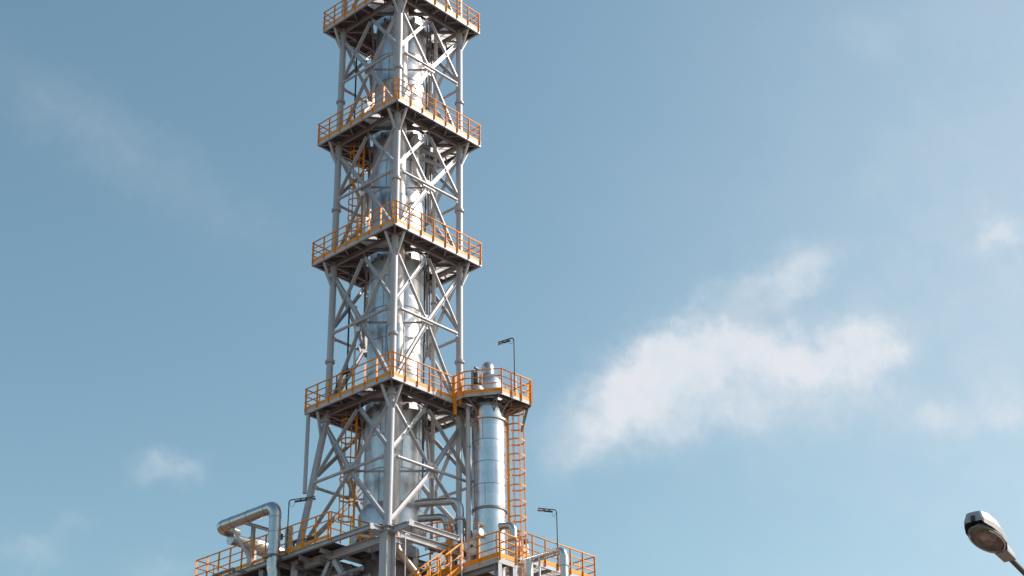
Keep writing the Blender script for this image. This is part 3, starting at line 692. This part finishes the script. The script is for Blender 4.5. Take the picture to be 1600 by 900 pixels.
MB().bar((-4.35,yq+0.05,21.6), (-3.55,yq+0.05,21.6), 0.5, 0.05).build('clamp_plate', 'beam', lp)
rd = thing('return_drum', 'shiny horizontal drum continuing the loop pipe over the left walkway', 'drum', (-2,6.7,22.4))
MB().path([(-3.45,6.5,23.42),(-2.2,6.5,23.42)], 0.25, 0, n=32).build('pipe_run', 'pipeclad', rd)
MB().lathe((-2.55,6.5,23.42), [(0.25,0),(0.38,0.12),(0.38,1.15),(0.3,1.28),(0.3,1.9),(0.25,1.95)], n=40, axis=V((1,0,0))).build('shell', 'pipeclad', rd)
MB().lathe((-3.52,6.5,23.42), [(0.265,0),(0.265,0.07),(0.25,0.075)], n=32, axis=V((1,0,0))).build('flange', 'pipeclad', rd)
sdl = MB()
for x in (-2.3,-1.4): sdl.bar((x,6.5,21.75), (x,6.5,23.1), 0.5, 0.12, V((1,0,0)))
sdl.build('saddle', 'pipepaint', rd)
sf = thing('pipe_support', 'grey steel trestle holding the loop pipe above the railing', 'pipe support', (-3.7,5.6,21.8))
MB().bar((-4.0,5.75,23.62), (-3.75,4.55,21.78), 0.10, 0.10).build('strut', 'steel', sf)
MB().hbeam((-3.3,5.2,21.75), (-3.3,5.2,23.7), 0.14, 0.14, V((1,0,0))).build('post', 'steel', sf)
MB().hbeam((-2.3,5.2,21.75), (-2.3,5.2,23.7), 0.14, 0.14, V((1,0,0))).build('post', 'steel', sf)
MB().hbeam((-4.1,5.2,23.76), (-2.1,5.2,23.76), 0.12, 0.12).build('crossbeam', 'steel', sf)
# tall narrow pipe behind the loop pipe, valve boxes, cable runs
add_pipe('insulated_standpipe', 'narrow silver insulated standpipe close behind the bent loop pipe', [(-3.3,2.75,21.8),(-3.3,2.75,23.05)], 0.17, 0, 'pipeclad', bands=[((-3.3,2.75,22.3),(0,0,1)),((-3.3,2.75,22.75),(0,0,1))])
jb = thing('junction_box', 'small dark junction box on a bracket beside the loop pipe', 'junction box', (-3.2,3.6,22.7))
MB().box(-3.35,-3.05,3.45,3.75,22.75,23.0).build('box', 'dark', jb, bevel=0.015); MB().tube((-3.2,3.6,21.75),(-3.2,3.6,22.75),0.03,n=8).build('stand','valve',jb)
br_ = thing('valve_bracket', 'dark horizontal bracket arm left of the splayed tower leg', 'bracket', (-2.9,2.4,22.3))
MB().bar((-2.9,3.2,22.55),(-2.6,1.9,22.6),0.09,0.10).build('arm','valve',br_); MB().bar((-2.9,2.9,21.75),(-2.9,2.9,22.55),0.06,0.06).build('stand','valve',br_)
tr2 = thing('walkway_trestle', 'small grey bracket shelf outside the left walkway railing', 'bracket', (-3.9,6.0,21.5))
MB().bar((-3.62,6.4,21.62), (-4.3,6.4,21.52), 0.12, 0.10).build('arm', 'beam', tr2); MB().bar((-3.62,5.2,21.62), (-4.3,5.2,21.52), 0.12, 0.10).build('arm', 'beam', tr2); MB().bar((-4.28,6.5,21.60), (-4.28,5.1,21.60), 0.12, 0.07).build('rail', 'beam', tr2)

# ================================================================== RIGHT SIDE: lower landing with stair, far walkway, pipes
X0, Y0, ZL = 0.62, -5.60, 20.72
la = thing('stair_landing', 'lower orange railed landing in front of the smaller column', 'landing', (X0,-3.5,ZL))
railing([(1.5,0.2),(X0,0.2)], ZL, 1.05, la, gap=0.8, inset=0.06, toe_h=0.19)
railing([(X0,0.2),(X0,Y0)], ZL, 1.05, la, gap=0.95, inset=0.06, toe_h=0.19)
railing([(X0,Y0),(1.75,Y0)], ZL, 1.05, la, gap=0.95, inset=0.08, toe_h=0.19)
railing([(1.75,Y0),(1.75,-4.6)], ZL, 1.05, la, gap=0.7, inset=0.08, toe_h=0.19)
dkl = MB(); dkl.box(X0+0.01,1.74,Y0+0.01,-1.6,ZL-0.03,ZL-0.015); dkl.build('deck', 'deck', la)
fl = MB(); fl.bar((X0,0.2,ZL-0.13),(X0,Y0,ZL-0.13),0.012,0.22); fl.bar((X0+.008,Y0,ZL-0.132),(1.75,Y0,ZL-0.132),0.012,0.216); fl.build('fascia', 'fascia', la)
for (x, y) in ((X0+0.12,Y0+0.12),(1.6,Y0+0.12),(X0+0.12,-1.5)): MB().hbeam((x,y,GROUND),(x,y,ZL-0.05),0.22,0.2,V((0,1,0))).build('post','steel',la)
MB().box(X0+0.011,1.5,-1.597,0.19,ZL-0.031,ZL-0.016).build('deck','deck',la)
MB().hbeam((X0+0.1,0.15,ZL-0.36),(X0+0.1,Y0+0.1,ZL-0.36),0.2,0.14).build('edge_beam','beam',la)
st = thing('steel_stair', 'orange steel stair with bright handrails climbing from lower left up to the landing', 'stair', (0.6,-3.2,ZL))
sa = V((-2.05,0,ZL-2.03)); sbb = V((0.58,0,ZL-0.02))
for y in (-2.90,-3.62):
    a = sa+V((0,y,0)); b = sbb+V((0,y,0))
    MB().bar(a, b, 0.02, 0.24).build('stringer', 'orange', st)
    hr = MB(); up_ = V((0,0,1.05)); hr.tube(a+up_, b+up_, 0.034, n=8); hr.tube(a+up_*0.55, b+up_*0.55, 0.028, n=8)
    for k in range(5): q = a.lerp(b, (k+0.35)/4.5); hr.bar(q, q+up_, 0.06, 0.06, V((0,1,0)))
    hr.build('handrail', 'orange', st)
tdm = MB()
for k in range(10):
    q = (sa+V((0,-3.26,0.02))).lerp(sbb+V((0,-3.26,-0.1)), (k+0.5)/10); tdm.box(q.x-0.12,q.x+0.12,-3.605,-2.915,q.z-0.015,q.z+0.015)
tdm.build('treads', 'grating', st)
# small chamfered service platform with orange railing near the column
sv = thing('service_platform', 'small chamfered orange railed service platform between tower and smaller column', 'platform', (1.2,-2.2,21.8))
railing([(0.35,-1.7),(0.49,-2.32),(0.80,-2.66),(1.84,-2.63)], 21.95, 1.0, sv, gap=0.7, inset=0.04, toe=True, toe_h=0.12)
MB().prism([(0.37,-1.72),(0.51,-2.30),(0.81,-2.63),(1.84,-2.60),(1.84,-1.7)], 21.90, 21.915).build('deck', 'deck', sv)
MB().hbeam((1.5,-2.3,GROUND),(1.5,-2.3,21.89),0.16,0.16,V((1,0,0))).build('post','steel',sv)
# far right walkway
fw = thing('far_walkway', 'orange railed walkway running right from the smaller column', 'walkway', (6,-3.5,21.8))
railing([(3.55,-4.02),(8.62,-4.02)], 21.84, 1.08, fw, gap=0.84, inset=0.06, toe_h=0.17)
railing([(8.62,-4.02),(8.62,-1.2)], 21.84, 1.08, fw, gap=0.9, inset=0.06, toe_h=0.17)
fd = MB(); fd.bar((3.5,-4.0,21.74),(8.6,-4.0,21.74),0.02,0.18); fd.bar((8.6,-3.99,21.742),(8.6,-1.2,21.742),0.02,0.18); fd.build('fascia','fascia',fw)
gg = MB(); 
for i in range(46): y = -3.95+i*0.06; gg.bar((3.5,y,21.80),(8.58,y,21.80),0.006,0.035)
gg.build('grating', 'grating', fw)
for x in (3.7,4.7,5.7,6.7,7.7,8.45): MB().hbeam((x,-3.97,21.67),(x,-1.2,21.67),0.14,0.10).build('floor_beam','beam',fw)
for y in (-3.2,-2.2): MB().hbeam((3.55,y,21.5+eps()),(8.55,y,21.5),0.16,0.12).build('floor_beam','beam',fw)
for x in (3.9,8.3):
    for y in (-3.9,-1.4): MB().hbeam((x,y,GROUND),(x,y,21.4),0.22,0.22,V((1,0,0))).build('post','steel',fw)
# white upright at the end of the outer beam
up2 = thing('thin_upright', 'thin white upright rod at the end of the outer right base beam', 'rod', (0.12,-4.02,18))
MB().tube((0.12,-4.05,17.5),(0.12,-4.05,21.93),0.028,n=10).build('rod','white',up2)
MB().tube((-2.02,-3.0,18.5),(-2.02,-3.0,21.70),0.022,n=8).build('rod','white',up2); MB().bar((-2.02,-3.0,21.70),(-1.75,-2.95,21.70),0.03,0.03).build('rod_head','white',up2)
# elbow pipe leaving the side column
add_pipe('overflow_pipe', 'silver elbow pipe leaving the smaller column and dropping past the landing', [(2.25,-4.1,22.74),(2.50,-4.72,22.72),(2.50,-4.72,18.0)], 0.155, 0.24, 'pipeclad',
   flanges=[((2.50,-4.72,22.05),(0,0,1),0.22,0.035)], n=28, seg=10)
# loop to the right
qp = add_pipe('goose_neck_pipe', 'copper-toned horizontal pipe bending down in front of the far right walkway', [(3.45,-4.55,21.42),(3.45,-6.62,21.42),(3.45,-6.62,16.0)], 0.155, 0.24, 'pipeclad', n=28, seg=10)
MB().lathe((3.45,-6.62,20.75), [(0.155,-0.02),(0.20,-0.02),(0.20,0.42),(0.155,0.42)], n=28).build('sleeve', 'pipeclad', qp)
MB().tube((3.1,-5.6,18),(3.1,-5.6,21.25),0.045,n=10).build('support_rod','white',qp)
# round vessel top under the ladder
rvt = thing('low_vessel', 'silver dome-topped vessel at the bottom edge under the caged ladder', 'tank', (3.2,-4.9,15))
MB().lathe((3.15,-4.95,0), [(0.52,14.64),(0.52,20.15),(0.49,20.32),(0.38,20.48),(0.2,20.57),(0,20.6)], n=44).build('shell', 'clad_side', rvt)
MB().tube((3.15,-4.95,20.55),(3.15,-4.95,21.3),0.2,n=24).build('nozzle','pipeclad',rvt)
# heat exchanger drum with blind flange
hx = thing('exchanger_drum', 'horizontal silver drum with pale round end cover behind the landing railing', 'drum', (1.6,-3.2,21.6))
ax_ = V((-0.7,-0.72,0)).normalized(); c5 = V((1.58,-3.2,21.92))
MB().lathe(c5-ax_*0.9, [(0.27,0),(0.27,0.9)], n=40, axis=ax_).build('shell', 'clad_side', hx)
MB().lathe(c5, [(0.345,0),(0.345,0.06),(0.30,0.065),(0.29,0.09),(0,0.095)], n=40, axis=ax_).build('end_cover', 'white', hx)
MB().lathe(c5+ax_*0.095, [(0.06,0),(0.06,0.05),(0,0.05)], n=16, axis=ax_).build('cover_boss', 'dark', hx)
MB().box(1.6,1.9,-3.15,-2.85,20.72,21.62).build('saddle','steel',hx)
# two curved tubes between tower and side column
add_pipe('swan_neck_pipe', 'pale pipe arching over between tower and smaller column above the service platform', [(0.10,-0.85,24.0),(1.30,-2.80,24.0),(1.30,-2.80,22.2)], 0.17, 0.42, 'pipeclad',
   flanges=[((1.30,-2.80,23.15),(0,0,1),0.24,0.035)], n=26, seg=10)
add_pipe('curved_outlet_pipe', 'short curved silver outlet pipe low on the silver column', [(0.15,-1.1,23.3),(0.92,-2.3,23.3),(1.0,-2.45,22.4)], 0.16, 0.34, 'pipeclad', n=26, seg=10)
tv = thing('service_vessel', 'squat silver vessel standing on the small service platform', 'vessel', (1.4,-2.35,21.9))
MB().lathe((1.32,-2.42,0), [(0.36,21.92),(0.36,22.55),(0.30,22.68),(0.17,22.74),(0.17,22.95)], n=36).build('shell','clad_side',tv)
# lower bent pipe next to the near column
add_pipe('bent_drain_pipe', 'shiny brown drain pipe bending away right of the thick near column', [(-1.55,-1.95,22.2),(-1.52,-1.98,21.4),(-0.6,-2.6,20.0)], 0.15, 0.5, 'copper', flanges=[((-1.52,-1.98,21.35),(0,0,1),0.19,0.02)], n=26, seg=10)
add_pipe('lower_elbow_pipe', 'grey elbow pipe under the right base beam', [(-0.27,-1.73,17.0),(-0.27,-1.73,21.35),(0.3,-1.2,21.2)], 0.13, 0.22, 'pipepaint', n=22, seg=8)
# dark backing equipment under the right side: pipe rack deck
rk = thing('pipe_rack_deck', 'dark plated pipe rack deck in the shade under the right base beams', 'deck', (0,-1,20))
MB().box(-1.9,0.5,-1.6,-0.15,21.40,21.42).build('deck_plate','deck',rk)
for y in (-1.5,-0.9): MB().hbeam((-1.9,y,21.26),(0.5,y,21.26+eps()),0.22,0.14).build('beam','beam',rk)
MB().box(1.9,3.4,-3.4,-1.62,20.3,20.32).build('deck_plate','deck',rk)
# orange yellow actuator & valves near the side column foot
vg = 'valves at the foot of the smaller column'
def valve(label, p, s=0.16, hand=True, mat='orange', d=V((0,-1,0))):
    p = V(p); t = thing('gate_valve', label, 'valve', p, vg)
    MB().lathe(p, [(s*1.1,-s*1.2),(s*1.1,-s*0.95),(s*0.6,-s*0.9),(s*0.75,0),(s*0.6,s*0.9),(s*1.1,s*0.95),(s*1.1,s*1.2)], n=20, axis=d).build('body', 'white', t)
    MB().tube(p, p+V((0,0,s*2.6)), s*0.25, n=10).build('stem', 'steel', t)
    if hand: MB().ring(p+V((0,0,s*2.5)), s*1.2, s*0.14, n=20, m=6).build('handwheel', mat, t)
valve('white gate valve with orange handwheel left of the smaller column foot', (1.42,-3.75,22.35), 0.15)
valve('gate valve with dark handwheel beside the caged ladder foot', (3.9,-3.6,22.45), 0.15, True, 'dark')
valve('gate valve at the far walkway, right of the caged ladder, next to white cylinders', (4.4,-3.5,22.4), 0.14, True, 'valve')
cy = thing('white_cylinder', 'short white cylinder with dark cap behind the far walkway railing', 'cylinder', (4.75,-3.4,21.85))
MB().lathe((4.75,-3.4,0), [(0.11,21.85),(0.11,22.7),(0.07,22.76)], n=20).build('body','white',cy); MB().tube((4.75,-3.4,22.76),(4.75,-3.4,22.95),0.1,n=14).build('cap','dark',cy)
# gear on lowest tower platform: dark arm and boxes
da = thing('lifting_davit', 'dark hooked davit arm on the left railing of the lowest tower platform', 'davit', (-2.6,0.8,28.57))
MB().path([(-2.6,0.9,28.57),(-2.6,0.9,29.75),(-2.6,0.1,29.8)],0.03,0.15,n=8).build('arm','dark',da); MB().box(-2.7,-2.5,0.15,0.55,29.66,29.74).build('head','dark',da)
pn = thing('pump_unit', 'small silver pump with brown cover at the column foot on the lowest platform', 'pump', (0.3,-2.0,28.57))
MB().lathe((0.35,-1.95,0),[(0.16,28.56),(0.16,28.9),(0.1,29.0),(0,29.02)],n=20).build('body','clad_side',pn); MB().lathe((0.62,-2.0,28.78),[(0.17,0),(0.17,0.35),(0.1,0.4)],n=20,axis=V((1,-.2,0))).build('motor','copper',pn)
b1 = thing('floor_drum', 'small shiny drum lying on the lowest platform left of the column', 'drum', (-1.75,-0.6,28.57))
MB().lathe((-1.9,-0.3,28.85),[(0.22,0),(0.24,0.05),(0.24,0.5),(0.1,0.55)],n=24,axis=V((0.6,-1,0))).build('shell','clad_side',b1)

# ================================================================== STREET LAMP (near, bottom right)
F = V((math.cos(YAW)*math.cos(PITCH), math.sin(YAW)*math.cos(PITCH), math.sin(PITCH)))
Rr = V((math.sin(YAW), -math.cos(YAW), 0)); Uu = Rr.cross(F)
CR = Rr*math.cos(ROLL)+Uu*math.sin(ROLL); CU = -Rr*math.sin(ROLL)+Uu*math.cos(ROLL)
LP = V((-29.193, -40.222, 5.897))          # lamp head centre
hR = Rr; hF = V((math.cos(YAW), math.sin(YAW), 0)); up = V((0,0,1))
psi, gam = R_(52), R_(12)
ax = (-hR*math.cos(psi)*math.cos(gam) - hF*math.sin(psi)*math.cos(gam) + up*math.sin(gam)).normalized()
sd = ax.cross(up).normalized(); uz = sd.cross(ax).normalized()      # sd: lamp's right when looking along the nose
sl = thing('street_lamp', 'grey street lamp head with brown glass bowl on an arm at the lower right', 'street lamp', (-27.2,-39.6,GROUND))
def L3(x, y, z): return LP + ax*x + sd*y + uz*z
# housing: stations along the axis: x, half width, z bottom, z top
ST = [(0.40,0.085,-0.01,0.085),(0.385,0.105,-0.035,0.11),(0.27,0.145,-0.045,0.135),(0.10,0.160,-0.045,0.14),(-0.08,0.135,-0.045,0.125),(-0.20,0.085,-0.045,0.095),(-0.235,0.072,-0.045,0.085),(-0.45,0.066,-0.04,0.05),(-0.47,0.05,-0.03,0.035)]
hs = MB(); rings = []
for x, w, zb, zt in ST:
    c = 0.72
    pr = [(-w,zb),(w,zb),(w,zb+(zt-zb)*0.35),(w*c,zt*0.93),(w*c*0.5,zt),(-w*c*0.5,zt),(-w*c,zt*0.93),(-w,zb+(zt-zb)*0.35)]
    rings.append([hs.bm.verts.new(L3(x,y,z)) for y, z in pr])
for A, B in zip(rings, rings[1:]):
    for k in range(8):
        if k == 0: continue                       # underside left open for the bowl
        hs.bm.faces.new((A[k],A[(k+1)%8],B[(k+1)%8],B[k]))
hs.bm.faces.new(rings[0]); hs.bm.faces.new(rings[-1][::-1])
for i in (5,6,7): hs.bm.faces.new((rings[i][0],rings[i][1],rings[i+1][1],rings[i+1][0]))
hs.build('housing', 'lamphouse', sl, bevel=0.004)
# bowl: oval rim, glass and reflector
def oval(t, a, b):
    return (0.085+a*math.cos(t)*(1.0 if math.cos(t) > 0 else 1.0), b*math.sin(t)*(1-0.12*math.cos(t)**2*(1 if math.cos(t) < 0 else 0)))
rim = MB(); n = 40; rr_ = []
for k in range(n):
    t = 2*math.pi*k/n; q = []
    for (k1, z) in ((1.0,-0.042),(1.05,-0.050),(1.05,-0.066),(0.93,-0.070),(0.90,-0.055),(0.90,-0.040)):
        x, y = oval(t, 0.285*k1, 0.150*k1); q.append(rim.bm.verts.new(L3(x,y,z)))
    rr_.append(q)
for k in range(n):
    A, B = rr_[k], rr_[(k+1)%n]
    for j in range(6): rim.bm.faces.new((A[j],B[j],B[(j+1)%6],A[(j+1)%6]))
rim.build('bowl_rim', 'rim', sl)
def bowl(name, mat, a, b, z0, depth, sgn, parent=sl):
    g_ = MB(); m = 7; R2 = []
    for i in range(m):
        f_ = math.cos(math.pi/2*i/m); z = z0+sgn*depth*math.sin(math.pi/2*i/m)
        R2.append([g_.bm.verts.new(L3(oval(2*math.pi*k/n,a*f_,b*f_)[0], oval(2*math.pi*k/n,a*f_,b*f_)[1], z)) for k in range(n)])
    tip = g_.bm.verts.new(L3(0.085,0,z0+sgn*depth))
    for A, B in zip(R2, R2[1:]):
        for k in range(n): f = g_.bm.faces.new((A[k],A[(k+1)%n],B[(k+1)%n],B[k])); f.smooth = True
    for k in range(n): f = g_.bm.faces.new((R2[-1][k],R2[-1][(k+1)%n],tip)); f.smooth = True
    return g_.build(name, mat, parent)
bowl('glass_bowl', 'glass', 0.258, 0.136, -0.062, 0.055, -1)
bowl('reflector', 'reflector', 0.256, 0.134, -0.045, 0.11, 1)
MB().tube(L3(0.0,0.0,0.0), L3(0.2,0.0,0.0), 0.035, 0.028, n=16).build('bulb', 'white', sl)
for s_ in (-1,1):
    ck = MB(); 
    for k in range(9):
        t0 = R_(100-25*k/2)*s_; 
    pts_ = [L3(*oval(R_(150-13*k)*s_, 0.27, 0.142), -0.074) for k in range(9)]
    ck.path(pts_, 0.0065, 0, n=6); ck.build('rim_trim', 'white', sl)
MB().box(0,0.001,0,0.001,0,0.001).bm.free()
lt = MB(); lt.quadbox(L3(0.405,0.0,0.02), ax*0.012, sd*0.02, uz*0.03); lt.build('latch', 'dark', sl)
# arm and post
tail = L3(-0.44,0,-0.005); bend1 = tail - ax*1.2
top = V((bend1.x-ax.x*0.7, bend1.y-ax.y*0.7, bend1.z-0.45))
MB().path([tail+ax*0.1, bend1, top, V((top.x, top.y, GROUND))], 0.030, 0.5, n=16, seg=8).build('arm', 'valve', sl)
MB().tube(V((top.x, top.y, GROUND)), V((top.x, top.y, top.z-0.5)), 0.075, 0.055, n=20).build('post', 'lamphouse', sl)
sl.location = (top.x, top.y, GROUND)
for ch in sl.children: ch.matrix_parent_inverse = Matrix.Translation(-V((top.x, top.y, GROUND)))

# ================================================================== LIGHT
sun = bpy.data.lights.new('sun', 'SUN'); sun.energy = 4.8; sun.angle = R_(0.53); sun.color = (1.0, 0.93, 0.86)
so = bpy.data.objects.new('sun', sun); COL.objects.link(so)
sdir = V((math.cos(SUN_AZ)*math.cos(SUN_EL), math.sin(SUN_AZ)*math.cos(SUN_EL), math.sin(SUN_EL)))
so.rotation_euler = sdir.to_track_quat('Z', 'Y').to_euler(); so.location = sdir*80

# ================================================================== SKY with clouds (placed by azimuth and elevation)
w = bpy.data.worlds.new('World'); S.world = w; w.use_nodes = True
t = w.node_tree; N = t.nodes; L = t.links; N.clear()
wo = N.new('ShaderNodeOutputWorld'); bg = N.new('ShaderNodeBackground'); L.new(bg.outputs[0], wo.inputs[0])
SKY_STR = 0.15
bg.inputs[1].default_value = SKY_STR
sky = N.new('ShaderNodeTexSky'); sky.sky_type = 'NISHITA'; sky.sun_disc = False
sky.sun_elevation = SUN_EL; sky.sun_rotation = math.pi/2 - SUN_AZ
sky.air_density = 1.0; sky.dust_density = 1.6; sky.ozone_density = 1.0; sky.altitude = 50
# light grade of the sky colour (the photograph's soft teal)
hs_ = N.new('ShaderNodeHueSaturation'); hs_.inputs['Hue'].default_value = 0.492; hs_.inputs['Saturation'].default_value = 1.1; hs_.inputs['Value'].default_value = 1.0
L.new(sky.outputs[0], hs_.inputs['Color'])
tint = N.new('ShaderNodeMix'); tint.data_type = 'RGBA'; tint.blend_type = 'MULTIPLY'; tint.inputs[0].default_value = 1.0
L.new(hs_.outputs[0], tint.inputs[6]); tint.inputs[7].default_value = (1.25, 1.25, 1.045, 1)
tc = N.new('ShaderNodeTexCoord'); sp = N.new('ShaderNodeSeparateXYZ'); L.new(tc.outputs['Generated'], sp.inputs[0])
def mth(op, a, b=None, c=None):
    n_ = N.new('ShaderNodeMath'); n_.operation = op
    for i, x in enumerate((a, b, c)):
        if x is None: continue
        if isinstance(x, (int, float)): n_.inputs[i].default_value = x
        else: L.new(x, n_.inputs[i])
    return n_.outputs[0]
# azimuth measured clockwise from the camera heading, elevation; both in degrees
azr = mth('ARCTAN2', sp.outputs[1], sp.outputs[0])
az = mth('MULTIPLY', mth('SUBTRACT', YAW, azr), 180/math.pi)
el = mth('MULTIPLY', mth('ARCSINE', sp.outputs[2]), 180/math.pi)
# turbulence pushes the cloud outlines about
def tn(scale, detail=8, rough=0.6, off=(0,0,0), st=(1,1,1)):
    mp = N.new('ShaderNodeMapping'); mp.inputs['Location'].default_value = off; mp.inputs['Scale'].default_value = st
    L.new(tc.outputs['Generated'], mp.inputs[0])
    x = N.new('ShaderNodeTexNoise'); x.inputs['Scale'].default_value = scale; x.inputs['Detail'].default_value = detail; x.inputs['Roughness'].default_value = rough
    L.new(mp.outputs[0], x.inputs['Vector']); return x.outputs['Fac']
w1 = mth('SUBTRACT', tn(34, 10, 0.60), 0.5); w2 = mth('SUBTRACT', tn(34, 10, 0.60, (3.1,1.7,5.2)), 0.5)
azw = mth('MULTIPLY_ADD', w1, 2.9, az); elw = mth('MULTIPLY_ADD', w2, 2.6, el)
fine = tn(55, 10, 0.66, (1,2,3)); med = tn(17, 7, 0.6, (7,3,1))
BL = [(6.86, 25.15, 2.4, 1.16, 0.9, 9.5), (9.88, 24.93, 3.22, 0.97, 0.7, -5.4), (14.2, 24.6, 1.05, 1.3, 1.0, -6), (11.85, 24.64, 2.21, 0.91, 0.4, -1.3), (4.21, 23.56, 2.23, 1.25, 0.42, 29.5), (3.0, 22.6, 2.4, 1.3, 0.34, 12), (7.95, 23.12, 4.18, 1.15, 0.42, -0.0), (11.77, 27.98, 1.9, 0.75, 0.52, 7.2), (9.5, 27.27, 1.53, 0.7, 0.28, 8.3), (19.43, 27.99, 0.91, 0.8, 0.62, -9.5), (16.42, 21.98, 1.27, 0.58, 0.42, -7.1), (18.76, 22.01, 1.13, 1.11, 0.5, -8.0), (17.98, 24.82, 3.24, 2.69, 0.18, -8.7), (17.92, 29.82, 4.12, 3.58, 0.1, -9.8), (-13.27, 20.97, 1.24, 0.6, 0.36, 3.3), (-17.8, 17.94, 1.23, 0.61, 0.26, 4.1), (-13.23, 17.63, 1.38, 0.57, 0.2, 2.7), (-16.24, 18.99, 1.12, 0.36, 0.15, 23.7), (-16.0, 31.9, 9.0, 1.6, 0.17, -22), (15.65, 35.95, 2.4, 0.78, 0.14, -9.1), (11.08, 26.55, 3.98, 1.38, 0.14, -6.3), (9.65, 22.77, 6.01, 2.06, 0.2, -5.5)]
tot = None
for (a0, e0, ra, re, amp, rot) in BL:
    da_ = mth('SUBTRACT', azw, a0); de_ = mth('SUBTRACT', elw, e0); c_, s_ = math.cos(R_(rot)), math.sin(R_(rot))
    u_ = mth('DIVIDE', mth('ADD', mth('MULTIPLY', da_, c_), mth('MULTIPLY', de_, s_)), ra)
    v_ = mth('DIVIDE', mth('SUBTRACT', mth('MULTIPLY', de_, c_), mth('MULTIPLY', da_, s_)), re)
    r2 = mth('ADD', mth('MULTIPLY', u_, u_), mth('MULTIPLY', v_, v_))
    gsn = mth('MULTIPLY', mth('POWER', 2.718, mth('MULTIPLY', r2, -1.0)), amp)
    tot = gsn if tot is None else mth('ADD', tot, gsn)
tex = mth('MULTIPLY_ADD', mth('SUBTRACT', fine, 0.5), 1.0, mth('MULTIPLY_ADD', mth('SUBTRACT', med, 0.5), 1.2, 1.0))
dens = mth('MULTIPLY', tot, mth('MAXIMUM', tex, 0.0))
mr = N.new('ShaderNodeMapRange'); mr.interpolation_type = 'SMOOTHSTEP'; mr.inputs[1].default_value = -0.04; mr.inputs[2].default_value = 1.02; mr.inputs[3].default_value = 0; mr.inputs[4].default_value = 0.93
L.new(dens, mr.inputs[0])
# thin high veil, thicker towards the sun
va = mth('DIVIDE', mth('SUBTRACT', az, 24.0), 15.0); ve = mth('DIVIDE', mth('SUBTRACT', el, 25.0), 13.0)
veil = mth('MULTIPLY', mth('POWER', 2.718, mth('MULTIPLY', mth('ADD', mth('MULTIPLY', va, va), mth('MULTIPLY', ve, ve)), -1.0)), mth('MULTIPLY_ADD', mth('SUBTRACT', med, 0.5), 0.25, 0.38))
cf = mth('SUBTRACT', 1.0, mth('MULTIPLY', mth('SUBTRACT', 1.0, mr.outputs[0]), mth('SUBTRACT', 1.0, veil)))
mx = N.new('ShaderNodeMix'); mx.data_type = 'RGBA'
L.new(cf, mx.inputs[0]); L.new(tint.outputs[2], mx.inputs[6]); 
cc = N.new('ShaderNodeMix'); cc.data_type = 'RGBA'
L.new(mth('MULTIPLY_ADD', mth('SUBTRACT', tn(30, 8, 0.6, (4,8,2)), 0.5), 3.0, mth('MULTIPLY_ADD', mth('SUBTRACT', dens, 0.6), 0.5, 0.5)), cc.inputs[0]); cc.clamp_factor = True
cc.inputs[6].default_value = (4.35, 4.95, 5.50, 1); cc.inputs[7].default_value = (5.35, 5.48, 5.75, 1)
L.new(cc.outputs[2], mx.inputs[7])

L.new(mx.outputs[2], bg.inputs[0])

# ================================================================== CAMERA
cam = bpy.data.cameras.new('camera'); co = bpy.data.objects.new('camera', cam); COL.objects.link(co); S.camera = co
cam.sensor_width = 36; cam.lens = 36*FPX/1600; cam.clip_end = 3000; cam.clip_start = 0.1
mt = Matrix((( CR.x, CU.x, -F.x, CAM.x), (CR.y, CU.y, -F.y, CAM.y), (CR.z, CU.z, -F.z, CAM.z), (0,0,0,1)))
co.matrix_world = mt
S.view_settings.view_transform = 'Standard'; S.view_settings.look = 'None'; S.view_settings.gamma = 1; S.view_settings.exposure = 0.0; S.view_settings.use_curve_mapping = False
S.render.resolution_x = 1024; S.render.resolution_y = 576
S.render.engine = 'CYCLES'
